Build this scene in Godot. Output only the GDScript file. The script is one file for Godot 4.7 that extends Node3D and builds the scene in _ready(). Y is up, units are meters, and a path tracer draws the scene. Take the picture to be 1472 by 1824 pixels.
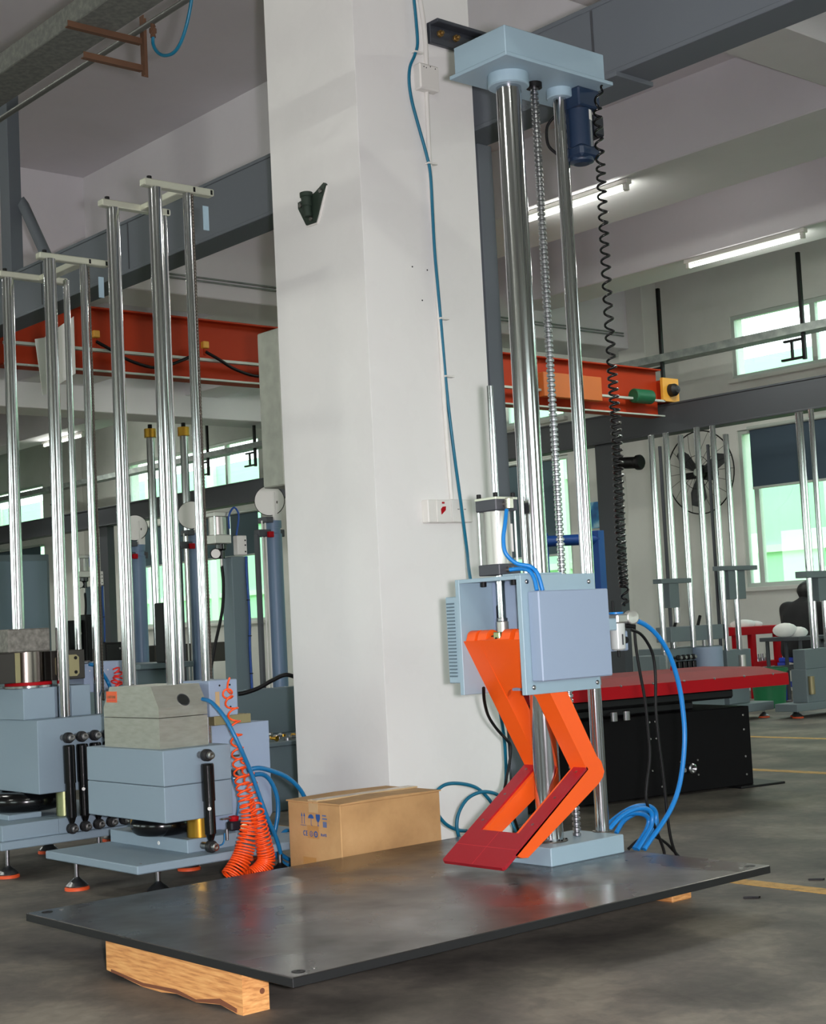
extends Node3D
# A test-equipment factory hall: x runs along the long edge of the steel base plate, z along its short edge, y is up.

var used := {}
var mats := {}

func v(x: float, y: float, z: float) -> Vector3:
	return Vector3(x, y, z)

# ---------------------------------------------------------------- mesh building
class MB:
	var st := SurfaceTool.new()
	var xf := Transform3D.IDENTITY
	func _init():
		st.begin(Mesh.PRIMITIVE_TRIANGLES)
	func vert(p: Vector3, n: Vector3, uv: Vector2):
		st.set_normal((xf.basis * n).normalized())
		st.set_uv(uv)
		st.add_vertex(xf * p)
	func tri(a: Vector3, b: Vector3, c: Vector3, na: Vector3, nb: Vector3, nc: Vector3, ua := Vector2.ZERO, ub := Vector2.ZERO, uc := Vector2.ZERO):
		if (b - a).cross(c - a).dot(na + nb + nc) > 0.0:
			vert(a, na, ua); vert(c, nc, uc); vert(b, nb, ub)
		else:
			vert(a, na, ua); vert(b, nb, ub); vert(c, nc, uc)
	func quad(a: Vector3, b: Vector3, c: Vector3, d: Vector3, n: Vector3):
		tri(a, b, c, n, n, n, Vector2(0, 1), Vector2(1, 1), Vector2(1, 0))
		tri(a, c, d, n, n, n, Vector2(0, 1), Vector2(1, 0), Vector2(0, 0))
	func box(c: Vector3, s: Vector3, ch := 0.002):
		var h := s * 0.5
		ch = minf(ch, 0.45 * minf(h.x, minf(h.y, h.z)))
		var k := h - Vector3.ONE * ch
		for ax in 3:
			var a1 := (ax + 1) % 3
			var a2 := (ax + 2) % 3
			for sg in [-1.0, 1.0]:
				var n := Vector3.ZERO
				n[ax] = sg
				var q := []
				for uv in [[-1, -1], [1, -1], [1, 1], [-1, 1]]:
					var p := Vector3.ZERO
					p[ax] = sg * h[ax]
					p[a1] = uv[0] * k[a1]
					p[a2] = uv[1] * k[a2]
					q.append(c + p)
				quad(q[0], q[1], q[2], q[3], n)
			for s1 in [-1.0, 1.0]:
				for s2 in [-1.0, 1.0]:
					var n := Vector3.ZERO
					n[a1] = s1
					n[a2] = s2
					n = n.normalized()
					var e := []
					for t in [[-1, 0], [1, 0], [1, 1], [-1, 1]]:
						var p := Vector3.ZERO
						p[ax] = t[0] * k[ax]
						p[a1] = s1 * (h[a1] if t[1] == 0 else k[a1])
						p[a2] = s2 * (k[a2] if t[1] == 0 else h[a2])
						e.append(c + p)
					quad(e[0], e[1], e[2], e[3], n)
		for x in [-1.0, 1.0]:
			for y in [-1.0, 1.0]:
				for z in [-1.0, 1.0]:
					var sg := Vector3(x, y, z)
					var n := sg.normalized()
					tri(c + sg * Vector3(h.x, k.y, k.z), c + sg * Vector3(k.x, h.y, k.z), c + sg * Vector3(k.x, k.y, h.z), n, n, n)
		return self
	func slab(a: Vector3, b: Vector3, ch := 0.002):
		return box((a + b) * 0.5, (b - a).abs(), ch)
	# profile: [radius, height] pairs along dir from p; each pair of neighbours is one flat band, round about the axis
	func lathe(p: Vector3, dir: Vector3, prof: Array, seg := 20, soft := false):
		var w := dir.normalized()
		var u := (Vector3.RIGHT if absf(w.x) < 0.8 else Vector3.UP).cross(w).normalized()
		var t := w.cross(u)
		var nn := []
		for i in prof.size() - 1:
			var d := Vector2(prof[i + 1][0] - prof[i][0], prof[i + 1][1] - prof[i][1])
			nn.append(Vector2(d.y, -d.x).normalized())
		for i in prof.size() - 1:
			var n0: Vector2 = nn[i]
			var n1: Vector2 = nn[i]
			if nn[i] == Vector2.ZERO:
				continue
			if soft:
				if i > 0:
					n0 = (nn[i] + nn[i - 1]).normalized()
				if i < nn.size() - 1:
					n1 = (nn[i] + nn[i + 1]).normalized()
			for k in seg:
				var a0 := TAU * k / seg
				var a1 := TAU * (k + 1) / seg
				var d0 := u * cos(a0) + t * sin(a0)
				var d1 := u * cos(a1) + t * sin(a1)
				var q0: Vector3 = p + d0 * prof[i][0] + w * prof[i][1]
				var q1: Vector3 = p + d1 * prof[i][0] + w * prof[i][1]
				var q2: Vector3 = p + d1 * prof[i + 1][0] + w * prof[i + 1][1]
				var q3: Vector3 = p + d0 * prof[i + 1][0] + w * prof[i + 1][1]
				var m0 := d0 * n0.x + w * n0.y
				var m1 := d1 * n0.x + w * n0.y
				var m2 := d1 * n1.x + w * n1.y
				var m3 := d0 * n1.x + w * n1.y
				if prof[i][0] > 1e-6:
					tri(q0, q1, q2, m0, m1, m2)
				if prof[i + 1][0] > 1e-6:
					tri(q0, q2, q3, m0, m2, m3)
		return self
	func cyl(p0: Vector3, p1: Vector3, r: float, seg := 20, ch := 0.0015):
		var l := p0.distance_to(p1)
		ch = minf(ch, minf(r * 0.4, l * 0.3))
		return lathe(p0, p1 - p0, [[0, 0], [r - ch, 0], [r, ch], [r, l - ch], [r - ch, l], [0, l]], seg)
	func ring(p: Vector3, dir: Vector3, ri: float, ro: float, h: float, seg := 24):
		return lathe(p, dir, [[ri, 0], [ro, 0], [ro, h], [ri, h], [ri, 0]], seg)
	func ball(c: Vector3, r: float, sc := Vector3.ONE, seg := 14):
		var prof := []
		for i in 9:
			var a := PI * i / 8.0
			prof.append([maxf(0.0, r * sin(a)), -r * cos(a)])
		var old := xf
		xf = xf * Transform3D(Basis.from_scale(sc), c)
		lathe(Vector3.ZERO, Vector3.UP, prof, seg, true)
		xf = old
		return self
	func torus(c: Vector3, axis: Vector3, R: float, r: float, seg := 32, rs := 12):
		var prof := []
		for i in rs + 1:
			var a := TAU * i / rs - PI / 2
			prof.append([R + r * cos(a), r * sin(a)])
		lathe(c, axis, prof, seg, true)
		return self
	func tube(pts: Array, r: float, seg := 8, caps := true):
		var fr := []
		var nrm := Vector3.ZERO
		for i in pts.size():
			var d: Vector3 = (pts[mini(i + 1, pts.size() - 1)] - pts[maxi(i - 1, 0)]).normalized()
			if i == 0:
				nrm = (Vector3.UP if absf(d.y) < 0.9 else Vector3.RIGHT).cross(d).normalized()
			else:
				nrm = (nrm - d * nrm.dot(d)).normalized()
			fr.append([pts[i], nrm, d.cross(nrm).normalized(), d])
		for i in fr.size() - 1:
			for k in seg:
				var a0 := TAU * k / seg
				var a1 := TAU * (k + 1) / seg
				var n00: Vector3 = fr[i][1] * cos(a0) + fr[i][2] * sin(a0)
				var n01: Vector3 = fr[i][1] * cos(a1) + fr[i][2] * sin(a1)
				var n10: Vector3 = fr[i + 1][1] * cos(a0) + fr[i + 1][2] * sin(a0)
				var n11: Vector3 = fr[i + 1][1] * cos(a1) + fr[i + 1][2] * sin(a1)
				var b: Vector3 = fr[i][0]
				var e: Vector3 = fr[i + 1][0]
				tri(b + n00 * r, b + n01 * r, e + n11 * r, n00, n01, n11)
				tri(b + n00 * r, e + n11 * r, e + n10 * r, n00, n11, n10)
		if caps:
			for g in [[0, -1.0], [fr.size() - 1, 1.0]]:
				var f = fr[g[0]]
				var n: Vector3 = f[3] * g[1]
				for k in seg:
					var a0 := TAU * k / seg
					var a1 := TAU * (k + 1) / seg
					tri(f[0], f[0] + (f[1] * cos(a0) + f[2] * sin(a0)) * r, f[0] + (f[1] * cos(a1) + f[2] * sin(a1)) * r, n, n, n)
		return self
	# polygon (x along u, y along w) pushed along depth
	func prism(poly: Array, o: Vector3, u: Vector3, w: Vector3, depth: Vector3):
		var pv := PackedVector2Array()
		for p in poly:
			pv.append(Vector2(p[0], p[1]))
		var ix := Geometry2D.triangulate_polygon(pv)
		var dn := depth.normalized()
		for i in range(0, ix.size(), 3):
			var q := []
			for k in 3:
				var p2 := pv[ix[i + k]]
				q.append(o + u * p2.x + w * p2.y)
			tri(q[0], q[1], q[2], -dn, -dn, -dn)
			tri(q[0] + depth, q[1] + depth, q[2] + depth, dn, dn, dn)
		var area := 0.0
		for i in pv.size():
			area += pv[i].cross(pv[(i + 1) % pv.size()])
		for i in pv.size():
			var a := pv[i]
			var b := pv[(i + 1) % pv.size()]
			var e := b - a
			if e.length() < 1e-6:
				continue
			var n2 := Vector2(e.y, -e.x).normalized() * signf(area)
			var n := (u * n2.x + w * n2.y).normalized()
			var p0 := o + u * a.x + w * a.y
			var p1 := o + u * b.x + w * b.y
			quad(p0, p1, p1 + depth, p0 + depth, n)
		return self
	func add(m: Mesh, t: Transform3D):
		st.append_from(m, 0, xf * t)
		return self
	func mesh() -> ArrayMesh:
		return st.commit()

func spline(p: Array, n := 8) -> Array:
	var out := []
	for i in p.size() - 1:
		var a: Vector3 = p[maxi(i - 1, 0)]
		var b: Vector3 = p[i]
		var c: Vector3 = p[i + 1]
		var d: Vector3 = p[mini(i + 2, p.size() - 1)]
		for k in n:
			var t := float(k) / n
			out.append(0.5 * ((2 * b) + (c - a) * t + (2 * a - 5 * b + 4 * c - d) * t * t + (3 * b - a - 3 * c + d) * t * t * t))
	out.append(p[-1])
	return out

# a coil wound about a line; knots are [point, coil radius, turns to the next knot]
func helix(knots: Array, per := 14, start := 0.0) -> Array:
	var pts := []
	for k in knots:
		pts.append(k[0])
	var path := spline(pts, 24)
	var out := []
	var ang := start
	for i in path.size() - 1:
		var seg := mini(i / 24, knots.size() - 2)
		var t := float(i % 24) / 24.0
		var turns: float = knots[seg][2] / 24.0
		var st := maxi(1, int(ceil(turns * per)))
		var dir: Vector3 = (path[i + 1] - path[i]).normalized()
		var u := dir.cross(Vector3(0.3, 0.1, 0.95)).normalized()
		var w := dir.cross(u)
		for s in st:
			var f := float(s) / st
			var r: float = lerpf(knots[seg][1], knots[seg + 1][1], t + f / 24.0)
			out.append(path[i].lerp(path[i + 1], f) + (u * cos(ang) + w * sin(ang)) * r)
			ang += TAU * turns / st
	return out

# ---------------------------------------------------------------- naming
func numbered(n: String) -> String:
	if not used.has(n):
		used[n] = 0
		return n
	used[n] += 1
	return "%s_%03d" % [n, used[n]]

func tag(o: Node, label: String, category: String, group := "") -> Node:
	o.set_meta("label", label)
	o.set_meta("category", category)
	if group != "":
		o.set_meta("group", group)
	return o

func thing(called: String, label: String, category: String, at := Vector3.ZERO, group := "", turn := 0.0) -> Node3D:
	var o := Node3D.new()
	o.name = numbered(called)
	add_child(o, true)
	o.position = at
	o.rotation.y = turn
	tag(o, label, category, group)
	return o

# a mesh built in the scene's coordinates (local = false) or in its parent's
func part(parent: Node3D, called: String, b: MB, m: Material, label := "", local := false) -> MeshInstance3D:
	var o := MeshInstance3D.new()
	o.name = called
	o.mesh = b.mesh()
	o.material_override = m
	parent.add_child(o, true)
	if not local:
		o.transform = parent_xf(parent).affine_inverse()
	if label != "":
		o.set_meta("label", label)
	return o

func parent_xf(n: Node3D) -> Transform3D:
	var t := Transform3D.IDENTITY
	var p: Node = n
	while p != null and p != self:
		t = p.transform * t
		p = p.get_parent()
	return t

func solo(called: String, label: String, category: String, b: MB, m: Material, group := "") -> MeshInstance3D:
	var o := part(self, numbered(called), b, m)
	tag(o, label, category, group)
	return o

func struct(called: String, b: MB, m: Material) -> MeshInstance3D:
	var o := part(self, numbered(called), b, m)
	o.set_meta("kind", "structure")
	return o

func dup(src: Node3D, label: String, at: Vector3, turn := 0.0) -> Node3D:
	var c: Node3D = src.duplicate()
	var base := String(src.name)
	c.name = numbered(base)
	add_child(c, true)
	c.position = at
	c.rotation.y = turn
	c.set_meta("label", label)
	return c

# ---------------------------------------------------------------- materials
func pm(c: Color, rough := 0.6, metal := 0.0, spec := 0.5) -> StandardMaterial3D:
	var m := StandardMaterial3D.new()
	m.albedo_color = c
	m.roughness = rough
	m.metallic = metal
	m.metallic_specular = spec
	return m

func rgb(r: int, g: int, b: int) -> Color:
	return Color8(r, g, b)

func noise_tex(seed: int, freq: float, stops: Array, size := 512, oct := 5, warp := 0.0, second := 0.0) -> ImageTexture:
	var n := FastNoiseLite.new()
	n.seed = seed
	n.noise_type = FastNoiseLite.TYPE_SIMPLEX_SMOOTH
	n.frequency = freq
	n.fractal_octaves = oct
	if warp > 0.0:
		n.domain_warp_enabled = true
		n.domain_warp_amplitude = warp
		n.domain_warp_frequency = freq
	var im := n.get_seamless_image(size, size)
	var im2: Image = null
	if second > 0.0:
		n.seed = seed + 7
		n.frequency = freq * 12.0
		im2 = n.get_seamless_image(size, size)
	var g := Gradient.new()
	g.offsets = PackedFloat32Array()
	g.colors = PackedColorArray()
	var offs := PackedFloat32Array()
	var cols := PackedColorArray()
	for s in stops:
		offs.append(s[0])
		cols.append(s[1])
	g.offsets = offs
	g.colors = cols
	var lut := []
	for i in 256:
		lut.append(g.sample(i / 255.0))
	var out := Image.create(size, size, false, Image.FORMAT_RGB8)
	for y in size:
		for x in size:
			var t := im.get_pixel(x, y).r
			if im2 != null:
				t = clampf(t + (im2.get_pixel(x, y).r - 0.5) * second, 0, 1)
			out.set_pixel(x, y, lut[int(t * 255)])
	return ImageTexture.create_from_image(out)

func tri_mat(t: Texture2D, scale: Vector3, rough := 0.7, metal := 0.0, world := true) -> StandardMaterial3D:
	var m := pm(Color.WHITE, rough, metal)
	m.albedo_texture = t
	m.uv1_triplanar = true
	m.uv1_world_triplanar = world
	m.uv1_scale = scale
	return m

func glow(c: Color, e: float) -> StandardMaterial3D:
	var m := pm(c, 0.5)
	m.emission_enabled = true
	m.emission = c
	m.emission_energy_multiplier = e
	return m

func make_materials():
	mats.chrome = pm(rgb(204, 204, 207), 0.12, 1.0)
	mats.steel = pm(rgb(165, 165, 168), 0.3, 1.0)
	mats.bolt = pm(rgb(150, 148, 145), 0.35, 1.0)
	mats.black = pm(rgb(17, 17, 18), 0.5, 0.0, 0.35)
	mats.gloss_black = pm(rgb(9, 9, 10), 0.18)
	mats.rubber = pm(rgb(26, 26, 27), 0.55)
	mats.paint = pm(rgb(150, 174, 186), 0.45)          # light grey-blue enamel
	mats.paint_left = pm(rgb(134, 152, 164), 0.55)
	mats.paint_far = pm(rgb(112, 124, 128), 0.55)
	mats.panel = pm(rgb(146, 162, 184), 0.5)
	mats.orange = pm(rgb(244, 92, 20), 0.45)
	mats.hose_orange = pm(rgb(250, 84, 22), 0.35)
	mats.red_anodised = pm(rgb(176, 34, 46), 0.35, 0.3)
	mats.red = pm(rgb(164, 10, 22), 0.55, 0.0, 0.25)
	mats.blue_hose = pm(rgb(20, 124, 200), 0.35)
	mats.teal_hose = pm(rgb(14, 108, 138), 0.4)
	mats.white_plastic = pm(rgb(226, 224, 218), 0.45)
	mats.dark_grey = pm(rgb(66, 68, 74), 0.5)
	mats.motor = pm(rgb(26, 44, 68), 0.42)
	mats.motor_dark = pm(rgb(18, 24, 34), 0.5)
	mats.alu = pm(rgb(188, 186, 180), 0.38, 0.75)
	mats.brass = pm(rgb(196, 150, 60), 0.3, 1.0)
	mats.gun = pm(rgb(84, 78, 70), 0.4, 0.7)
	mats.olive_plate = pm(rgb(150, 140, 104), 0.4, 0.5)
	mats.green_steel = pm(rgb(158, 164, 120), 0.35, 0.8)
	mats.steel_beam = pm(rgb(100, 106, 112), 0.6, 0.0, 0.3)
	mats.far_beam = pm(rgb(62, 65, 70), 0.6)
	mats.girder = pm(rgb(172, 54, 22), 0.6, 0.0, 0.3)
	mats.yellow = pm(rgb(232, 168, 60), 0.5)
	mats.rust = pm(rgb(92, 64, 44), 0.85)
	mats.frame_alu = pm(rgb(188, 196, 188), 0.5, 0.2)
	mats.blind = pm(rgb(72, 92, 100), 0.8)
	mats.blind_blue = pm(rgb(58, 74, 88), 0.8)
	mats.blue = pm(rgb(24, 52, 170), 0.4)
	mats.green = pm(rgb(14, 112, 66), 0.45)
	mats.tube = glow(Color(0.97, 1.0, 0.94), 6.0)
	mats.skin = pm(rgb(190, 140, 112), 0.55)
	mats.hair = pm(rgb(16, 14, 14), 0.6)
	mats.jacket = pm(rgb(18, 18, 21), 0.85)
	mats.cloth = pm(rgb(228, 228, 224), 0.85)
	mats.galv = tri_mat(noise_tex(31, 0.02, [[0, rgb(118, 126, 124)], [1, rgb(166, 172, 168)]], 256, 4), Vector3.ONE * 1.2, 0.5, 0.3)
	var g := pm(Color(0.86, 1.0, 0.88, 0.12), 0.0)
	g.transparency = BaseMaterial3D.TRANSPARENCY_ALPHA
	mats.glass = g
	mats.clear_cup = pm(rgb(196, 200, 196), 0.25)
	# concrete floor: blotched grey-brown with a fine grit
	mats.floor = tri_mat(noise_tex(5, 0.007, [[0.0, rgb(62, 58, 53)], [0.32, rgb(86, 81, 73)], [0.52, rgb(101, 95, 86)], [0.72, rgb(120, 113, 101)], [1.0, rgb(142, 134, 120)]], 1024, 6, 40.0, 0.28), Vector3.ONE * 0.21, 0.62)
	mats.wall = tri_mat(noise_tex(9, 0.006, [[0, rgb(206, 206, 199)], [0.5, rgb(214, 214, 208)], [1, rgb(219, 219, 213)]], 512, 5, 20.0, 0.1), Vector3.ONE * 0.3, 0.8)
	mats.pillar = tri_mat(noise_tex(12, 0.005, [[0, rgb(230, 229, 226)], [0.5, rgb(234, 233, 230)], [1, rgb(236, 235, 232)]], 512, 5, 20.0, 0.08), Vector3.ONE * 0.5, 0.62)
	mats.ceiling = tri_mat(noise_tex(15, 0.006, [[0, rgb(218, 215, 218)], [0.5, rgb(223, 220, 224)], [1, rgb(226, 223, 227)]], 512, 5, 20.0, 0.1), Vector3.ONE * 0.22, 0.85)
	mats.dark_concrete = tri_mat(noise_tex(18, 0.03, [[0, rgb(84, 87, 82)], [0.5, rgb(98, 101, 94)], [1, rgb(116, 119, 109)]], 512, 5, 10.0, 0.3), Vector3.ONE * 1.6, 0.8)
	# oiled steel base plate
	mats.plate = tri_mat(noise_tex(22, 0.008, [[0, rgb(72, 68, 66)], [0.4, rgb(92, 88, 85)], [1, rgb(106, 102, 99)]], 512, 5, 30.0, 0.06), Vector3.ONE * 0.8, 0.3, 0.85)
	mats.plate.roughness_texture = noise_tex(23, 0.01, [[0, Color(0.2, 0.2, 0.2)], [0.5, Color(0.3, 0.3, 0.3)], [1, Color(0.42, 0.42, 0.42)]], 256, 4, 20.0)
	mats.plate.roughness = 1.0
	mats.wood = tri_mat(noise_tex(26, 0.012, [[0, rgb(166, 108, 58)], [0.45, rgb(206, 146, 84)], [1, rgb(224, 172, 108)]], 512, 5, 30.0, 0.15), Vector3(3.0, 14.0, 1.2), 0.7)
	mats.bark = pm(rgb(112, 66, 40), 0.9)
	mats.carton = tri_mat(noise_tex(28, 0.01, [[0, rgb(172, 132, 86)], [0.5, rgb(190, 148, 98)], [1, rgb(200, 158, 108)]], 256, 4, 0.0, 0.15), Vector3.ONE * 1.5, 0.8)
	mats.carton_tape = pm(rgb(194, 166, 124), 0.2)
	mats.raw_alu = tri_mat(noise_tex(34, 0.02, [[0, rgb(156, 156, 144)], [0.5, rgb(166, 166, 154)], [1, rgb(174, 174, 164)]], 256, 4, 0.0, 0.2), Vector3(2.0, 8.0, 2.0), 0.45, 0.55)
	mats.cast = tri_mat(noise_tex(36, 0.03, [[0, rgb(96, 92, 86)], [1, rgb(146, 142, 134)]], 256, 4), Vector3.ONE * 4.0, 0.55, 0.4)
	mats.box_grey = tri_mat(noise_tex(38, 0.02, [[0, rgb(140, 144, 132)], [1, rgb(160, 163, 150)]], 256, 4), Vector3.ONE * 2.0, 0.5)
	mats.yellow_line = tri_mat(noise_tex(41, 0.05, [[0, rgb(150, 118, 62)], [0.45, rgb(204, 156, 74)], [1, rgb(214, 170, 92)]], 256, 5, 0.0, 0.4), Vector3.ONE * 1.3, 0.6)
	mats.outside = pm(rgb(168, 226, 178), 0.9)  # green of daylight through tinted glass, put into the wall colour
	mats.outside_rib = pm(rgb(206, 236, 200), 0.9)  # same glass-green daylight put into the ribs, paler
	mats.outside_ground = pm(rgb(120, 150, 80), 0.95)
	mats.black_edge = pm(rgb(20, 20, 21), 0.5)
	mats.slot = pm(rgb(92, 112, 122), 0.7)
	mats.brass_nickel = pm(rgb(196, 190, 178), 0.25, 1.0)
	mats.scribe = pm(rgb(214, 60, 66), 0.35, 0.3)
	mats.pad_orange = pm(rgb(222, 84, 36), 0.55)
	mats.raw_pale = pm(rgb(206, 208, 190), 0.35, 0.5)
	mats.plate_orange = pm(rgb(226, 88, 28), 0.4)
	mats.lettering_dark = pm(rgb(92, 84, 60), 0.5)
	mats.bore = pm(rgb(44, 46, 44), 0.5, 0.5)
	mats.dark_steel = pm(rgb(58, 54, 50), 0.4, 0.5)
	mats.gun_polish = pm(rgb(110, 102, 96), 0.25, 1.0)
	mats.hose_blue = pm(rgb(18, 108, 160), 0.35)
	mats.red_hose = pm(rgb(236, 50, 40), 0.35)
	mats.motor_green = pm(rgb(20, 96, 62), 0.5)
	mats.cabinet_black = pm(rgb(17, 16, 17), 0.6, 0.0, 0.2)
	mats.blade = pm(rgb(52, 54, 56), 0.5)
	mats.rack_blue = pm(rgb(18, 72, 150), 0.45)
	mats.poster = tri_mat(noise_tex(51, 0.012, [[0, rgb(20, 70, 130)], [0.45, rgb(40, 120, 178)], [0.6, rgb(120, 180, 210)], [1, rgb(220, 236, 240)]], 128, 4), Vector3.ONE * 1.6, 0.4)
	mats.locker = pm(rgb(96, 112, 118), 0.5)
	mats.locker_door = pm(rgb(112, 132, 144), 0.5)
	mats.cylinder_blue = pm(rgb(98, 122, 150), 0.4)
	mats.tape_brown = pm(rgb(184, 138, 82), 0.35)
	mats.cast_green = pm(rgb(44, 58, 48), 0.55, 0.2)
	mats.bar_steel = pm(rgb(76, 80, 88), 0.45, 0.4)
	mats.brass_dull = pm(rgb(150, 120, 70), 0.45, 0.8)
	mats.slot_grey = pm(rgb(120, 118, 112), 0.6)
	mats.pipe_grey = pm(rgb(96, 98, 92), 0.5, 0.3)
	mats.ink = pm(rgb(36, 84, 150), 0.6)
	mats.ink_pale = pm(rgb(96, 112, 150), 0.6)
	mats.amber = pm(rgb(196, 104, 44), 0.6)

# ---------------------------------------------------------------- scene
func _ready():
	make_materials()
	var cam := Camera3D.new()
	cam.name = "camera"
	cam.transform = Transform3D(Basis(v(0.75734,-0.05011,0.65110), v(-0.01048,0.99599,0.08884), v(-0.65294,-0.07411,0.75378)), v(0, 1.0, 0))
	cam.fov = rad_to_deg(2.0 * atan(912.0 / 2690.0))
	cam.near = 0.05
	cam.far = 200.0
	add_child(cam)
	cam.current = true
	var we := WorldEnvironment.new()
	we.name = "world_environment"
	var env := Environment.new()
	env.background_mode = Environment.BG_SKY
	var sky := Sky.new()
	var sm := ProceduralSkyMaterial.new()
	sm.sky_top_color = Color(0.86, 0.94, 0.97)
	sm.sky_horizon_color = Color(0.94, 1.0, 0.95)
	sm.ground_bottom_color = Color(0.4, 0.42, 0.38)
	sm.ground_horizon_color = Color(0.6, 0.62, 0.56)
	sky.sky_material = sm
	env.sky = sky
	env.background_energy_multiplier = 6.0
	env.tonemap_mode = Environment.TONE_MAPPER_LINEAR
	env.tonemap_exposure = 1.0
	env.sdfgi_enabled = true
	env.ssao_enabled = true
	env.ssil_enabled = true
	we.environment = env
	add_child(we)
	# the photographer's flash, beside the lens
	var fl := SpotLight3D.new()
	fl.name = "camera_flash"
	fl.transform = Transform3D(Basis(v(0.75734,-0.05011,0.65110), v(-0.01048,0.99599,0.08884), v(-0.65294,-0.07411,0.75378)), v(0.131,1.017,0.049))
	fl.spot_angle = 34.0
	fl.spot_angle_attenuation = 0.35
	fl.spot_range = 80.0
	fl.spot_attenuation = 2.0
	fl.light_energy = 24.0
	fl.light_color = Color(1.0, 0.97, 1.0)
	fl.light_size = 0.05
	fl.shadow_enabled = true
	add_child(fl)
	room()
	build_main()
	build_left()
	build_background()
	build_small()

func area_light(at: Vector3, sx: float, sy: float, e: float, sides := 0.75):
	var l := AreaLight3D.new()
	l.name = numbered("tube_and_fill_light")
	l.area_size = Vector2(sx, sy)
	l.area_normalize_energy = true
	l.light_energy = e
	l.light_color = Color(0.99, 1.0, 0.96)
	l.area_range = 60.0
	l.area_attenuation = 2.0
	l.shadow_enabled = true
	add_child(l)
	l.position = at
	l.rotation.x = -PI / 2
	# tubes and the added fill lights shine sideways too
	for s in [-1.0, 1.0]:
		var k: AreaLight3D = l.duplicate()
		k.name = numbered("tube_and_fill_light")
		k.area_size = Vector2(sy, sx)
		k.light_energy = e * sides
		add_child(k)
		k.position = at + v(0.04 * s, 0.04, 0)
		k.rotation = Vector3(0, -PI / 2 * s, 0)

# a wall in the plane x = const with openings [z0, z1, y0, y1]; openings share the z bands given
func wall_x(called: String, x0: float, x1: float, z0: float, z1: float, top: float, bands: Array, m: Material):
	var b := MB.new()
	var zc := z0
	for w in bands:
		if w[0] > zc:
			b.slab(v(x0, 0, zc), v(x1, top, w[0]), 0.0)
		var y := 0.0
		for o in w[2]:
			b.slab(v(x0, y, w[0]), v(x1, o[0], w[1]), 0.0)
			y = o[1]
		b.slab(v(x0, y, w[0]), v(x1, top, w[1]), 0.0)
		zc = w[1]
	b.slab(v(x0, 0, zc), v(x1, top, z1), 0.0)
	struct(called, b, m)

func window(z0: float, z1: float, y0: float, y1: float, muls: Array, sill := true):
	var w := Node3D.new()
	w.name = numbered("window")
	if w.name == "window":
		w.name = "window_1"
	else:
		w.name = "window_%d" % (used["window"] + 1)
	add_child(w)
	w.position = v(15.0, y0, (z0 + z1) / 2)
	w.set_meta("kind", "structure")
	var f := MB.new()
	var x0 := 15.02
	var x1 := 15.09
	f.slab(v(x0, y0, z0), v(x1, y0 + 0.05, z1))
	f.slab(v(x0, y1 - 0.05, z0), v(x1, y1, z1))
	f.slab(v(x0, y0 + 0.05, z0), v(x1, y1 - 0.05, z0 + 0.05))
	f.slab(v(x0, y0 + 0.05, z1 - 0.05), v(x1, y1 - 0.05, z1))
	for u in muls:
		f.slab(v(x0, y0 + 0.05, u - 0.035), v(x1, y1 - 0.05, u + 0.035))
	part(w, "window_frame", f, mats.frame_alu)
	var edges := [z0 + 0.05]
	for u in muls:
		edges.append(u - 0.035)
		edges.append(u + 0.035)
	edges.append(z1 - 0.05)
	for i in range(0, edges.size(), 2):
		part(w, "pane", MB.new().slab(v(15.05, y0 + 0.05, edges[i]), v(15.056, y1 - 0.05, edges[i + 1]), 0.0), mats.glass)
	if sill:
		part(w, "window_sill", MB.new().slab(v(14.93, y0 - 0.05, z0 - 0.04), v(15.02, y0, z1 + 0.04), 0.004), mats.wall)

func tube_lamp(x: float, z0: float, z1: float, y: float, label: String):
	var t := thing("fluorescent_lamp", label, "lamp", v(x, y, (z0 + z1) / 2), "fluorescent battens under the ceiling beams")
	part(t, "batten", MB.new().slab(v(x - 0.035, y - 0.045, z0 - 0.06), v(x + 0.035, y, z1 + 0.06), 0.006), mats.white_plastic)
	for z in [z0 - 0.02, z1 + 0.02]:
		part(t, "lamp_holder", MB.new().slab(v(x - 0.025, y - 0.1, z - 0.02), v(x + 0.025, y - 0.04, z + 0.02), 0.004), mats.white_plastic)
	part(t, "lamp_tube", MB.new().cyl(v(x, y - 0.078, z0), v(x, y - 0.078, z1), 0.017, 12), mats.tube)

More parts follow.
